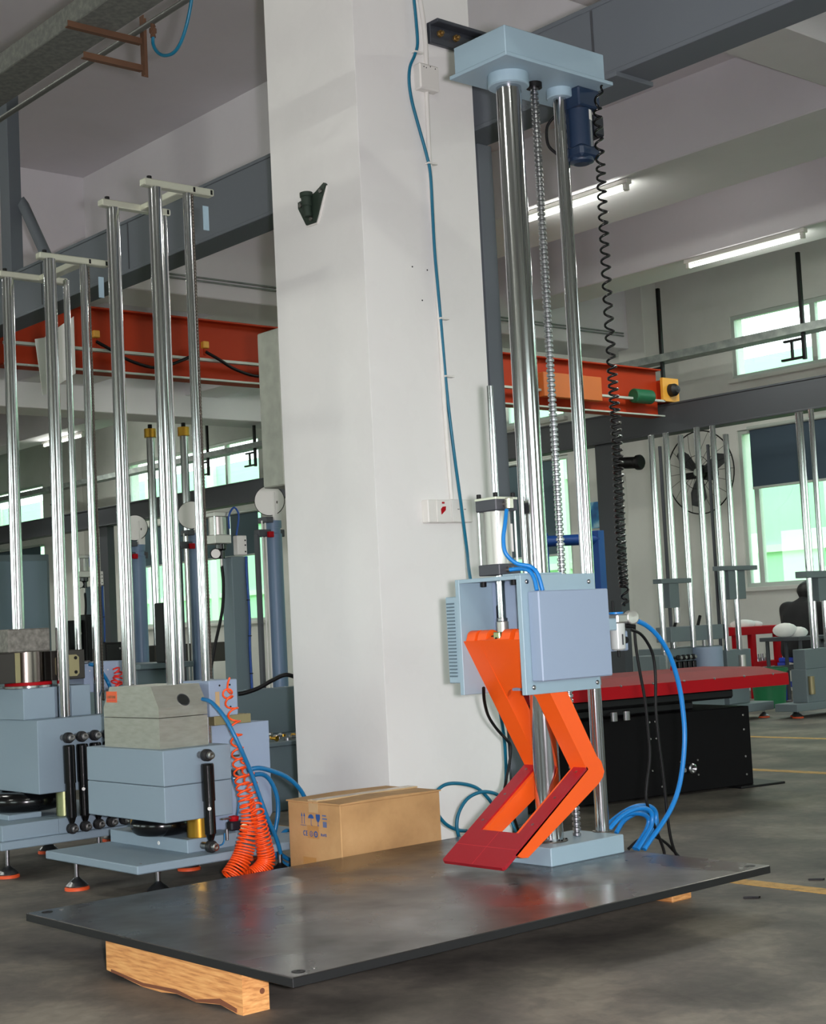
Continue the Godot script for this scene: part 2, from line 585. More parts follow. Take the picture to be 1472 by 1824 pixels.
func room():
	# ---- setting
	struct("floor", MB.new().slab(v(-7.3, -0.2, -36.3), v(15.3, 0.0, 6.3), 0.0), mats.floor)
	var n := 0
	for x in [[4.5, 4.585], [7.66, 7.75], [9.62, 9.70]]:
		n += 1
		struct("trim_%d" % n, MB.new().slab(v(x[0], 0.0, -30), v(x[1], 0.0016, 5.5), 0.0), mats.yellow_line)
	struct("ceiling", MB.new().slab(v(-7.3, 5.39, -36.3), v(15.3, 5.6, 6.3), 0.0), mats.ceiling)
	wall_x("wall_east", 15.0, 15.25, -36.0, 6.0, 5.4, [
		[-35.0, -29.3, [[1.2, 3.1], [3.5, 4.38]]],
		[-25.75, -21.3, [[1.2, 3.12], [3.6, 4.4]]],
		[-18.6, -14.05, [[1.2, 3.2], [3.72, 4.52]]],
		[-11.22, -7.0, [[1.24, 3.15], [3.78, 4.56]]],
		[-4.5, -0.5, [[1.24, 3.15], [3.78, 4.56]]]], mats.wall)
	wall_x("wall_west", -7.25, -7.0, -36.0, 6.0, 5.4, [
		[-34.0, -30.0, [[1.2, 3.2]]], [-28.0, -24.0, [[1.2, 3.2]]], [-22.0, -18.0, [[1.2, 3.2]]], [-16.0, -12.0, [[1.2, 3.2]]], [-10.0, -6.5, [[1.2, 3.2]]], [-3.0, 1.0, [[1.2, 3.2]]]], mats.wall)
	struct("wall_north", MB.new().slab(v(-7.25, 0, -36.25), v(15.25, 5.4, -36.0), 0.0), mats.wall)
	var s := MB.new()
	s.slab(v(-7.25, 0, 6.0), v(-1.0, 5.4, 6.25), 0.0)
	s.slab(v(4.5, 0, 6.0), v(8.5, 5.4, 6.25), 0.0)
	s.slab(v(13.0, 0, 6.0), v(15.25, 5.4, 6.25), 0.0)
	s.slab(v(-1.0, 3.4, 6.0), v(4.5, 5.4, 6.25), 0.0)
	s.slab(v(-1.0, 0, 6.0), v(4.5, 1.0, 6.25), 0.0)
	s.slab(v(8.5, 3.4, 6.0), v(13.0, 5.4, 6.25), 0.0)
	s.slab(v(8.5, 0, 6.0), v(13.0, 1.0, 6.25), 0.0)
	struct("wall_south", s, mats.wall)
	window(-35.0, -29.3, 1.2, 3.1, [-33.1, -31.2])
	window(-35.0, -29.3, 3.5, 4.38, [-34.0, -32.9, -31.55, -30.9])
	window(-25.75, -21.3, 1.2, 3.12, [-24.9, -23.6, -22.3])
	window(-25.75, -21.3, 3.6, 4.4, [-24.6, -23.4, -22.35])
	window(-18.6, -14.05, 1.2, 3.2, [-17.1, -15.6])
	window(-18.6, -14.05, 3.72, 4.52, [-17.4, -16.3, -15.2])
	window(-11.22, -7.0, 1.24, 3.15, [-11.0, -9.2, -8.4])
	window(-11.22, -7.0, 3.78, 4.56, [-10.05, -8.5])
	window(-4.5, -0.5, 1.24, 3.15, [-3.2, -1.8])
	window(-4.5, -0.5, 3.78, 4.56, [-3.2, -1.8])
	# pale building and shrubs outside, seen through the panes; glass-green daylight put into the walls
	var ob := thing("neighbour_building", "pale building seen through the far windows, green light of the glass put into its colour", "building", v(21, 0, -15))
	part(ob, "wall", MB.new().slab(v(21, 0, -45), v(23, 5.2, 4), 0.0), mats.outside)
	var bands := MB.new()
	for z in range(-44, 4, 3):
		bands.slab(v(20.9, 0, z), v(21.0, 5.2, z + 0.3), 0.0)
	for y in [1.9, 3.6]:
		bands.slab(v(20.93, y, -45), v(21.0, y + 0.12, 4), 0.0)
	part(ob, "wall_rib", bands, mats.outside_rib)
	struct("ground_outside", MB.new().slab(v(15.3, -0.3, -60), v(45, -0.1, 12), 0.0), mats.outside_ground)

	# ---- ceiling beams
	var bm: Material = mats.ceiling
	for q in [["trim_4", v(6.975, 4.375, -36), v(7.42, 5.4, 6)], ["trim_5", v(9.81, 4.746, -36), v(10.9, 5.4, 6)], ["trim_6", v(12.6, 4.71, -36), v(13.2, 5.4, 6)], ["trim_7", v(-7, 4.375, -13.28), v(15, 5.4, -12.6)], ["trim_8", v(-7, 4.71, -6.0), v(15, 5.4, -5.49)], ["trim_9", v(-7, 4.375, -20.5), v(15, 5.4, -19.8)]]:
		struct(q[0], MB.new().slab(q[1], q[2], 0.01), bm)
	# wall piers between the windows
	n = 9
	for z in [-12.78, -20.4, -28.0]:
		n += 1
		struct("trim_%d" % n, MB.new().slab(v(14.7, 0, z), v(15.0, 5.4, z + 0.45), 0.01), mats.wall)
	# ---- the square pillar
	var pil := MB.new()
	pil.slab(v(4.19, 0, -5.75), v(4.91, 5.4, -5.08), 0.0015)
	struct("pillar", pil, mats.pillar)
	# ---- steel crane runways on H columns
	var r := MB.new()
	ibeam(r, v(4.95, 3.35, -14.0), v(5.16, 3.70, 2.0))
	var rw := struct("runway_beam", r, mats.steel_beam)
	for z in [-4.95, -4.35, -6.6, -8.4, -9.6]:
		part(rw, "weld_seam", MB.new().slab(v(4.952, 3.375, z), v(4.957, 3.675, z + 0.012), 0.002), mats.far_beam)
	part(rw, "splice_plate", MB.new().slab(v(4.93, 3.33, -4.62), v(5.18, 3.352, -4.2), 0.002), mats.steel_beam)
	var hc := MB.new()
	hc.slab(v(5.09, 0, -5.27), v(5.185, 3.35, -5.25), 0.002)
	hc.slab(v(5.13, 0, -5.5), v(5.145, 3.35, -5.27), 0.0)
	hc.slab(v(5.0, 0, -5.52), v(5.29, 3.35, -5.5), 0.002)
	hc.slab(v(4.98, 0, -5.56), v(5.32, 0.02, -5.22), 0.002)
	struct("steel_column", hc, mats.steel_beam)
	var hb := MB.new()
	hb.slab(v(5.06, 3.70, -10.42), v(5.16, 5.4, -10.27), 0.003)
	struct("steel_column", hb, mats.steel_beam)
	var br := MB.new()
	br.tube([v(5.18, 4.32, -10.3), v(5.12, 3.76, -9.8)], 0.05, 4)
	struct("steel_brace", br, mats.steel_beam)
	r = MB.new()
	ibeam(r, v(13.4, 3.02, -34.0), v(13.62, 3.36, 4.0))
	struct("runway_beam", r, mats.far_beam)
	for z in [-12.0, -24.0]:
		var c := MB.new()
		c.slab(v(13.44, 0, z - 0.14), v(13.58, 3.02, z + 0.14), 0.003)
		struct("steel_column", c, mats.far_beam)
	# mottled dark beam close overhead
	struct("concrete_beam", MB.new().slab(v(3.056, 3.6, -30), v(3.25, 3.698, 3), 0.004), mats.dark_concrete)

	# ---- lamps, then added fill lights
	tube_lamp(9.9, -9.68, -8.42, 4.746, "lit tube batten on the beam behind the blue motor and coiled cable")
	tube_lamp(12.65, -9.92, -8.53, 4.71, "lit tube batten high on the wall side, above the wall fan and window")
	tube_lamp(13.07, -25.4, -23.96, 4.71, "far lit tube batten behind the four chrome poles, left of the pillar")
	area_light(v(9.9, 4.64, -9.05), 0.06, 1.2, 4.5, 0.16)
	area_light(v(12.65, 4.6, -9.2), 0.06, 1.2, 4.5, 0.16)
	area_light(v(13.07, 4.6, -24.7), 0.06, 1.2, 4.5, 0.16)
	for p in [v(10.3, 4.7, -16.5), v(12.8, 4.65, -17.0), v(10.3, 4.7, -2.0), v(8.6, 5.3, -23), v(8.6, 5.3, -29), v(1.2, 5.3, -9.5), v(1.2, 5.3, -17.0), v(0.5, 5.3, 0.5), v(-4.0, 5.3, -5)]:  # added unseen fill lights to lift the ambient level, no fittings built
		area_light(p, 0.06, 1.2, 4.3, 0.85)

func ibeam(b: MB, a: Vector3, c: Vector3):
	var xm := (a.x + c.x) / 2
	b.slab(v(a.x, a.y, a.z), v(c.x, a.y + 0.022, c.z), 0.003)
	b.slab(v(a.x, c.y - 0.022, a.z), v(c.x, c.y, c.z), 0.003)
	b.slab(v(a.x + 0.006, a.y + 0.022, a.z), v(a.x + 0.02, c.y - 0.022, c.z), 0.0)
	b.slab(v(c.x - 0.02, a.y + 0.022, a.z), v(c.x - 0.006, c.y - 0.022, c.z), 0.0)
func build_main():
	# ================= the zero-drop tester: base plate, columns, carriage and fork are one machine
	var t := thing("drop_tester", "tall zero-height drop tester with black steel base plate, chrome columns, blue-grey carriage and orange fork", "test machine", v(3.24, 0.11, -3.872))
	var pl := part(t, "base_plate", MB.new().slab(v(2.25, 0.11, -4.6), v(4.228, 0.1349, -3.145), 0.0015), mats.plate)
	part(pl, "plate_edge", MB.new().slab(v(2.2488, 0.1095, -4.6012), v(4.2292, 0.1335, -3.1438), 0.0015), mats.black_edge)
	for p in [v(2.30, 0.1352, -3.19), v(2.30, 0.1352, -4.555), v(4.18, 0.1352, -3.19), v(4.18, 0.1352, -4.555)]:
		part(pl, "corner_bolt_hole", MB.new().ring(p, Vector3.UP, 0.006, 0.018, 0.0008, 16), mats.black)
		part(pl, "screw", MB.new().cyl(p + v(0.05 * signf(3.2 - p.x), -0.0005, 0), p + v(0.05 * signf(3.2 - p.x), 0.001, 0), 0.007, 12, 0.0003), mats.bolt)
	var bb := part(t, "column_base", MB.new().slab(v(3.804, 0.135, -3.994), v(4.185, 0.2, -3.75), 0.003), mats.paint)
	part(t, "thick_column", MB.new().cyl(v(3.93, 0.19, -3.872), v(3.93, 3.02, -3.872), 0.0475, 48), mats.chrome)
	part(t, "thin_column", MB.new().cyl(v(4.206, 0.19, -3.872), v(4.206, 3.02, -3.872), 0.0255, 36), mats.chrome)
	part(bb, "column_seat", MB.new().ring(v(3.93, 0.2, -3.872), Vector3.UP, 0.0475, 0.062, 0.004, 32), mats.gun)
	part(bb, "column_seat", MB.new().ring(v(4.206, 0.2, -3.872), Vector3.UP, 0.0255, 0.038, 0.003, 28), mats.gun)
	for k in 8:
		var a := TAU * k / 8
		part(bb, "cap_screw", MB.new().cyl(v(3.93 + cos(a) * 0.056, 0.203, -3.872 + sin(a) * 0.056), v(3.93 + cos(a) * 0.056, 0.209, -3.872 + sin(a) * 0.056), 0.004, 8), mats.black)
	# ball screw: a cylinder with wide round-bottomed grooves
	var prof := [[0.0, 0.0]]
	var y := 0.0
	while y < 2.82:
		prof.append([0.0105, y])
		prof.append([0.0155, y + 0.003])
		prof.append([0.0155, y + 0.012])
		prof.append([0.0105, y + 0.015])
		y += 0.0186
	prof.append([0.0, y])
	part(t, "ball_screw", MB.new().lathe(v(4.068, 0.2, -3.872), Vector3.UP, prof, 18), mats.steel)
	# header with belt cover
	var hd := part(t, "header", MB.new().slab(v(3.787, 3.034, -4.008), v(4.318, 3.14, -3.735), 0.003), mats.paint)
	part(hd, "header_flange", MB.new().slab(v(3.773, 3.02, -4.024), v(4.347, 3.034, -3.72), 0.002), mats.paint)
	part(hd, "column_collar", MB.new().lathe(v(3.93, 2.975, -3.872), Vector3.UP, [[0.0475, 0], [0.072, 0], [0.078, 0.004], [0.078, 0.045], [0.05, 0.045]], 36), mats.paint)
	part(hd, "column_collar", MB.new().lathe(v(4.206, 2.985, -3.872), Vector3.UP, [[0.0255, 0], [0.047, 0], [0.05, 0.003], [0.05, 0.035], [0.03, 0.035]], 32), mats.paint)
	part(hd, "header_bolt", MB.new().ring(v(4.068, 3.0, -3.872), Vector3.UP, 0.0, 0.03, 0.02, 24), mats.black)

	# motor
	var mo := part(t, "motor", MB.new().lathe(v(4.285, 2.735, -3.85), Vector3.UP, [[0, 0], [0.03, 0], [0.048, 0.008], [0.05, 0.02], [0.05, 0.245], [0, 0.245]], 32), mats.motor, "dark blue motor")
	part(mo, "gearbox", MB.new().slab(v(4.225, 2.945, -3.91), v(4.345, 3.02, -3.79), 0.006), mats.motor)
	part(mo, "end_foot", MB.new().slab(v(4.23, 2.75, -3.905), v(4.34, 2.8, -3.795), 0.012), mats.motor)
	part(mo, "terminal_box", MB.new().slab(v(4.33, 2.85, -3.89), v(4.385, 2.935, -3.81), 0.006), mats.motor_dark)
	var lb := MB.new()
	for k in 4:
		var a0 := deg_to_rad(52.0 + k * 9)
		var a1 := deg_to_rad(52.0 + (k + 1) * 9)
		var p0 := v(4.285 + cos(a0) * 0.0505, 2.9, -3.85 + sin(a0) * 0.0505)
		var p1 := v(4.285 + cos(a1) * 0.0505, 2.9, -3.85 + sin(a1) * 0.0505)
		lb.quad(p0, p1, p1 + v(0, 0.04, 0), p0 + v(0, 0.04, 0), v(cos(a0), 0, sin(a0)))
	part(mo, "rating_label", lb, mats.white_plastic)
	part(mo, "lead_loop", MB.new().tube(spline([v(4.235, 2.94, -3.93), v(4.215, 2.9, -3.955), v(4.215, 2.83, -3.955), v(4.235, 2.79, -3.93)], 6), 0.006, 8), mats.black)
	# ---- carriage
	var ca := part(t, "carriage", carriage_shell(), mats.paint)
	part(ca, "back_panel", MB.new().slab(v(3.855, 0.742, -4.028), v(3.862, 1.138, -3.738), 0.001), mats.panel)
	part(ca, "slide_block", MB.new().slab(v(3.87, 0.77, -3.99), v(4.10, 1.1, -3.745), 0.004), mats.paint)
	part(ca, "side_cover", MB.new().slab(v(3.722, 0.782, -3.714), v(4.079, 1.094, -3.66), 0.004), mats.panel)
	for p in [v(3.72, 1.128, -3.712), v(4.035, 1.122, -3.712), v(3.727, 0.762, -3.712), v(4.05, 0.76, -3.712)]:
		part(ca, "cover_bolt", MB.new().lathe(p, Vector3.BACK, [[0.0, 0.0], [0.008, 0], [0.008, 0.003], [0.005, 0.006], [0, 0.006]], 14), mats.bolt)
	for s in [[3.852, 0.945, 1.045, -4.0], [3.852, 0.79, 0.88, -3.985]]:
		var cp := []
		for k in 13:
			var a := PI * k / 12
			cp.append([0.011 * cos(a), s[2] + 0.011 * sin(a)])
		for k in 13:
			var a := PI + PI * k / 12
			cp.append([0.011 * cos(a), s[1] + 0.011 * sin(a)])
		part(ca, "panel_slot", MB.new().prism(cp, v(s[0] + 0.002, 0, s[3]), v(0, 0, 1), v(0, 1, 0), v(0.002, 0, 0)), mats.black)
	for p in [v(3.853, 1.11, -3.995), v(3.853, 0.78, -4.0), v(3.853, 0.815, -4.0), v(3.853, 1.06, -3.98)]:
		part(ca, "panel_screw", MB.new().cyl(p, p + v(0.004, 0, 0), 0.004, 10), mats.bolt)
	for p in [v(3.735, 1.12, -3.945), v(3.735, 1.12, -3.79)]:
		part(ca, "flange_nut", MB.new().cyl(p, p + v(0, 0.02, 0), 0.011, 6), mats.black)
	part(ca, "mounting_plate", MB.new().slab(v(3.69, 1.152, -3.80), v(3.905, 1.158, -3.716), 0.001), mats.paint)
	var vc := part(t, "vent_cover", MB.new().slab(v(3.703, 0.779, -4.12), v(3.98, 1.092, -4.051), 0.003), mats.paint)
	for k in 22:
		part(vc, "louvre", MB.new().slab(v(3.6995, 0.802 + k * 0.0125, -4.112), v(3.7035, 0.8075 + k * 0.0125, -4.072), 0.0005), mats.slot)
	# ---- air cylinder on top of the carriage
	var cx := 3.745
	var cz := -3.868
	var ac := part(t, "air_cylinder", MB.new().lathe(v(cx, 1.19, cz), Vector3.UP, [[0, 0], [0.047, 0], [0.047, 0.2], [0, 0.2]], 40), mats.alu)
	part(ac, "end_cap", MB.new().slab(v(cx - 0.054, 1.158, cz - 0.054), v(cx + 0.054, 1.197, cz + 0.054), 0.003), mats.dark_grey)
	part(ac, "end_cap", MB.new().slab(v(cx - 0.054, 1.385, cz - 0.054), v(cx + 0.054, 1.432, cz + 0.054), 0.004), mats.dark_grey)
	part(ac, "cap_rim", MB.new().slab(v(cx - 0.0545, 1.425, cz - 0.0545), v(cx + 0.0545, 1.434, cz + 0.0545), 0.001), mats.raw_pale)
	for sx in [-1, 1]:
		for sz in [-1, 1]:
			part(ac, "tie_rod", MB.new().cyl(v(cx + sx * 0.045, 1.19, cz + sz * 0.045), v(cx + sx * 0.045, 1.39, cz + sz * 0.045), 0.0045, 12), mats.chrome)
			part(ac, "cap_nut", MB.new().cyl(v(cx + sx * 0.043, 1.432, cz + sz * 0.043), v(cx + sx * 0.043, 1.45, cz + sz * 0.043), 0.0085, 10), mats.black)
	part(ac, "rating_label", MB.new().slab(v(cx + 0.03, 1.24, cz + 0.036), v(cx + 0.04, 1.34, cz + 0.0365), 0.0), mats.white_plastic)
	part(t, "piston_rod", MB.new().cyl(v(cx, 1.43, cz), v(cx, 1.84, cz), 0.0115, 24), mats.chrome)
	var rod := part(t, "piston_rod", MB.new().lathe(v(cx, 0.99, cz), Vector3.UP, [[0, 0], [0.0145, 0], [0.0145, 0.14], [0.016, 0.14], [0.016, 0.17], [0, 0.17]], 28), mats.chrome)
	part(rod, "lock_nut", MB.new().cyl(v(cx, 0.995, cz), v(cx, 1.007, cz), 0.019, 6), mats.steel)
	part(rod, "coupling", MB.new().lathe(v(cx, 0.955, cz), Vector3.UP, [[0, 0], [0.021, 0], [0.021, 0.038], [0.018, 0.04], [0, 0.04]], 24), mats.alu)
	part(rod, "rod_eye", MB.new().slab(v(cx - 0.035, 0.915, cz - 0.016), v(cx + 0.02, 0.958, cz + 0.016), 0.003), mats.green_steel)
	part(rod, "eye_pin", MB.new().cyl(v(cx - 0.0355, 0.934, cz), v(cx - 0.038, 0.934, cz), 0.006, 12), mats.black)
	for q in [[v(cx - 0.012, 1.408, cz + 0.054), Vector3.BACK], [v(cx - 0.012, 1.176, cz + 0.054), Vector3.BACK]]:
		part(ac, "port_fitting", MB.new().lathe(q[0], q[1], [[0, 0], [0.011, 0], [0.011, 0.014], [0.008, 0.016], [0.008, 0.026], [0, 0.026]], 12), mats.brass_nickel)
	part(ac, "fitting_block", MB.new().slab(v(cx - 0.024, 1.388, cz + 0.066), v(cx + 0.0, 1.428, cz + 0.09), 0.003), mats.brass_nickel)
	# ---- fork
	var fk := part(t, "fork", fork_mesh(), mats.orange, "bright orange tilting fork")
	for z in [-3.998, -3.94, -3.82, -3.752]:
		var lug := []
		for k in 9:
			var a := PI * k / 8
			lug.append([0.03 * cos(a) + 0.04, 0.022 * sin(a) + 0.015])
		lug.append([0.004, 0.0])
		lug.append([0.07, -0.045])
		part(fk, "lug", MB.new().prism(lug, v(3.70, 0.93, z - 0.022), v(1, 0, 0), v(0, 1, 0), v(0, 0, 0.044)), mats.orange)
	part(fk, "hinge_pin", MB.new().cyl(v(3.74, 0.938, -4.02), v(3.74, 0.938, -3.73), 0.009, 16), mats.gun)
	var along := (v(3.543, 0.172, 0) - v(3.978, 0.466, 0)).normalized()
	var up := v(along.y, -along.x, 0)
	if up.y < 0:
		up = -up
	var zz := v(0, 0, 1)
	var o := v(3.978, 0.466, -3.875)
	var L := 0.526
	var u := [[0, 0.155], [L - 0.008, 0.155], [L, 0.147], [L, -0.147], [L - 0.008, -0.155], [0, -0.155], [0, -0.095], [L - 0.168, -0.095], [L - 0.168, 0.095], [0, 0.095]]
	var rp := part(t, "fork_plate", MB.new().prism(u, o - up * 0.013, along, zz, up * 0.013), mats.red_anodised, "red anodised u-shaped fork plate")
	part(rp, "scribe_line", MB.new().prism([[L - 0.09, -0.155], [L - 0.088, -0.155], [L - 0.088, 0.155], [L - 0.09, 0.155]], o, along, zz, up * 0.0004), mats.scribe)
	part(rp, "scribe_line", MB.new().prism([[L - 0.168, -0.001], [L - 0.002, -0.001], [L - 0.002, 0.001], [L - 0.168, 0.001]], o, along, zz, up * 0.0004), mats.scribe)
	for s in [-1, 1]:
		for d in [0.03, 0.17, 0.31]:
			var q: Vector3 = o + along * d + zz * (0.125 * s)
			part(rp, "screw", MB.new().ring(q, up, 0.002, 0.0055, 0.001, 12), mats.bolt)

func carriage_shell() -> MB:
	var b := MB.new()
	b.slab(v(3.692, 0.737, -3.736), v(4.070, 1.152, -3.714), 0.0015)   # side plate
	b.slab(v(3.692, 0.737, -4.051), v(4.0, 1.152, -4.03), 0.0015)
	b.slab(v(3.692, 1.138, -4.03), v(3.9, 1.152, -3.736), 0.001)       # top plate
	return b

func fork_mesh() -> MB:
	var b := MB.new()
	# side outline in x, y: thigh, knee and shin of each bent arm
	var side := [[3.70, 0.93], [3.784, 0.905], [3.905, 0.728], [4.034, 0.497], [4.055, 0.477], [4.068, 0.44], [4.058, 0.42], [4.035, 0.40], [3.662, 0.190], [3.63, 0.193], [3.602, 0.206], [3.978, 0.455]]
	for z in [-4.03, -3.80]:
		b.prism(side, v(0, 0, z), v(1, 0, 0), v(0, 1, 0), v(0, 0, 0.08))
	# web between the arms: a sloping front plate with an arched lower edge
	var f := (v(3.985, 0.455, 0) - v(3.70, 0.93, 0)).normalized()
	var n := v(-f.y, f.x, 0)
	if n.x < 0:
		n = -n
	var web := [[0.0, -0.076], [0.0, 0.076]]
	for k in 11:
		var a := PI * k / 10
		web.append([0.262 - 0.06 * sin(a), 0.076 * cos(a)])
	b.prism(web, v(3.70, 0.93, -3.875), f, v(0, 0, 1), n * 0.022)
	return b
func pole(t: Node3D, called: String, x: float, z: float, y0: float, y1: float, r: float, m: Material, seg := 28) -> Node3D:
	return part(t, called, MB.new().cyl(v(x, y0, z), v(x, y1, z), r, seg), m)

func levelling_foot(t: Node3D, x: float, z: float, top: float, disc := true):
	var f := part(t, "levelling_foot", MB.new().lathe(v(x, 0.012, z), Vector3.UP, [[0, 0], [0.044, 0], [0.046, 0.006], [0.032, 0.02], [0.016, 0.032], [0.012, 0.036], [0.0095, 0.04], [0.0095, top - 0.012], [0, top - 0.012]], 24), mats.steel)
	part(f, "rubber_pad", MB.new().lathe(v(x, 0, z), Vector3.UP, [[0, 0], [0.05, 0], [0.05, 0.009], [0.046, 0.013], [0, 0.013]], 24), mats.pad_orange)

func damper(t: Node3D, x: float, z: float, y0: float, y1: float, face: float, dot := true):
	var q := v(x, y0, z)
	var p := v(x - 0.004, y1, z)
	var d := (p - q).normalized()
	var l := q.distance_to(p)
	var b := part(t, "shock_absorber", MB.new().lathe(q, d, [[0, 0.024], [0.012, 0.024], [0.019, 0.045], [0.0225, 0.05], [0.0225, l * 0.5], [0.026, l * 0.5], [0.026, l - 0.038], [0.023, l - 0.032], [0, l - 0.032]], 24), mats.gloss_black)
	for e in [q, p]:
		part(b, "rubber_eye", MB.new().lathe(e - v(0, 0, 0.016), Vector3.BACK, [[0, 0], [0.02, 0], [0.024, 0.006], [0.024, 0.026], [0.02, 0.032], [0, 0.032]], 20), mats.rubber)
		part(b, "eye_bolt", MB.new().lathe(v(e.x, e.y, face), Vector3.BACK, [[0.0, 0.0], [0.014, 0], [0.014, e.z + 0.018 - face], [0.0155, e.z + 0.018 - face], [0.0155, e.z + 0.034 - face], [0.009, e.z + 0.036 - face], [0, e.z + 0.034 - face]], 16), mats.bolt)
	if dot:
		part(b, "round_sticker", MB.new().cyl(q.lerp(p, 0.42) + v(-0.012, 0, 0.018), q.lerp(p, 0.42) + v(-0.0135, 0, 0.0225), 0.0075, 14, 0.0003), mats.white_plastic)

func thread_prof(r: float, pitch: float, l: float) -> Array:
	var p := [[0.0, 0.0]]
	var y := 0.0
	while y < l:
		p.append([r * 0.75, y])
		p.append([r, y + pitch * 0.5])
		y += pitch
	p.append([0.0, y])
	return p

func pole_frame(t: Node3D, xa: float, xb: float, z1: float, z2: float, y: float, xe: float):
	var f := part(t, "top_frame", MB.new().slab(v(xa - 0.035, y, z1 - 0.022), v(xe, y + 0.03, z1 + 0.022), 0.004), mats.raw_pale)
	part(f, "frame_bar", MB.new().slab(v(xa - 0.035, y, z2 - 0.022), v(xe, y + 0.03, z2 + 0.022), 0.004), mats.raw_pale)
	part(f, "cross_bar", MB.new().slab(v(xb - 0.025, y - 0.001, z2 + 0.022), v(xb + 0.025, y + 0.028, z1 - 0.022), 0.003), mats.raw_pale)
	for z in [z1, z2]:
		part(f, "cap_nut", MB.new().cyl(v(xa, y + 0.03, z), v(xa, y + 0.046, z), 0.011, 10), mats.black)
		for x in [xb + 0.03, xe - 0.014]:
			part(f, "clamp_screw", MB.new().slab(v(x - 0.005, y + 0.004, z + 0.0215), v(x + 0.005, y + 0.024, z + 0.0235), 0.001), mats.black)

func build_left():
	# ================= shock tester nearest the carton
	var t := thing("shock_tester", "light blue-grey shock tester with aluminium wedge head and one black damper, beside the carton", "test machine", v(3.3, 0, -5.41))
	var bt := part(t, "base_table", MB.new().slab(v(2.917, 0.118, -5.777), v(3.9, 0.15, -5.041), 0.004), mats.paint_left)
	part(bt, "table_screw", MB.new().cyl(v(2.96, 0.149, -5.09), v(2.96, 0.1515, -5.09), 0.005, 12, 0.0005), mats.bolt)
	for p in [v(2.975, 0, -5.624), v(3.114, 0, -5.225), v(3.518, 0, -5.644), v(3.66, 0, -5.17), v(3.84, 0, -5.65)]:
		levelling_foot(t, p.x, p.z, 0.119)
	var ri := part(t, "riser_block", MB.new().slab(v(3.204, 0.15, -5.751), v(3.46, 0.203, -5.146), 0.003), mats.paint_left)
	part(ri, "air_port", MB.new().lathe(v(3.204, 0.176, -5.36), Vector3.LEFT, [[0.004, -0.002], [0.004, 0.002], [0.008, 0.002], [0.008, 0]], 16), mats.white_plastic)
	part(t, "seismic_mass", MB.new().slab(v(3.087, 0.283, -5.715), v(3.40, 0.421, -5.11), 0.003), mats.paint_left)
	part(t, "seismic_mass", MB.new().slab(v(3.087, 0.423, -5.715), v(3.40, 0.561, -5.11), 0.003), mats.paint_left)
	for z in [-5.19, -5.63]:
		part(t, "brass_bush", MB.new().cyl(v(3.29, 0.203, z), v(3.29, 0.284, z), 0.05, 28, 0.002), mats.brass)
	part(t, "air_spring", MB.new().torus(v(3.25, 0.243, -5.41), Vector3.UP, 0.085, 0.04, 36, 14), mats.gloss_black)
	part(t, "spring_plate", MB.new().cyl(v(3.25, 0.203, -5.41), v(3.25, 0.284, -5.41), 0.08, 24), mats.gun)
	var prof := [[-0.2175, 0.561], [0.2175, 0.561], [0.2175, 0.68], [-0.2175, 0.68]]
	part(t, "hammer_base", MB.new().prism(prof, v(3.125, 0, -5.41), v(0, 0, 1), v(0, 1, 0), v(0.225, 0, 0)), mats.raw_alu)
	prof = [[-0.2175, 0.683], [0.2175, 0.683], [0.2175, 0.722], [0.163, 0.806], [-0.163, 0.806], [-0.2175, 0.722]]
	var hd := part(t, "hammer_head", MB.new().prism(prof, v(3.125, 0, -5.41), v(0, 0, 1), v(0, 1, 0), v(0.225, 0, 0)), mats.raw_alu)
	var pl := part(hd, "name_plate", MB.new().slab(v(3.1235, 0.742, -5.60), v(3.1255, 0.787, -5.515), 0.0005), mats.plate_orange, "small orange name plate")
	part(pl, "lettering", text_mb("LABTONE", 0.02, v(3.1232, 0.764, -5.5575), Basis(v(0, 0, 1), v(0, 1, 0), v(-1, 0, 0)), 0.066), mats.lettering_dark)
	part(pl, "print_line", MB.new().slab(v(3.1232, 0.7495, -5.595), v(3.1240, 0.7525, -5.52), 0.0), mats.scribe)
	var cn := v(0, 0.054, 0.084).normalized()
	var hole := v(3.249, 0.746, -5.208)
	part(hd, "bore_hole", MB.new().lathe(hole - cn * 0.006, cn, [[0, 0.007], [0.026, 0.007]], 24), mats.bore)
	part(hd, "bore_liner", MB.new().ring(hole, cn, 0.024, 0.028, 0.0016, 24), mats.chrome)
	pole(t, "guide_pole", 3.27, -5.31, 0.5, 2.861, 0.0285, mats.chrome, 36)
	pole(t, "guide_pole", 3.27, -5.66, 0.5, 2.861, 0.0285, mats.chrome, 36)
	pole(t, "lift_pole", 3.425, -5.31, 0.5, 2.861, 0.0175, mats.chrome)
	pole(t, "lift_pole", 3.522, -5.66, 0.63, 2.861, 0.0175, mats.chrome)
	part(t, "lift_screw", MB.new().lathe(v(3.452, 0.82, -5.31), Vector3.UP, thread_prof(0.006, 0.014, 2.04), 8), mats.gun)
	pole_frame(t, 3.245, 3.42, -5.31, -5.66, 2.861, 3.55)
	part(t, "hanging_tag", MB.new().slab(v(3.505, 2.715, -5.315), v(3.533, 2.82, -5.311), 0.0005), mats.paint)
	damper(t, 3.258, -5.06, 0.178, 0.531, -5.12)
	var lb := part(t, "lift_box", MB.new().slab(v(3.40, 0.665, -5.45), v(3.538, 0.812, -5.25), 0.003), mats.panel)
	for p in [v(3.45, 0.79, -5.249), v(3.50, 0.79, -5.249), v(3.50, 0.70, -5.249)]:
		part(lb, "screw", MB.new().cyl(p, p + v(0, 0, 0.002), 0.004, 10, 0.0004), mats.black)
	part(lb, "label_plate", MB.new().slab(v(3.428, 0.70, -5.25), v(3.448, 0.765, -5.2485), 0.0003), mats.carton_tape)
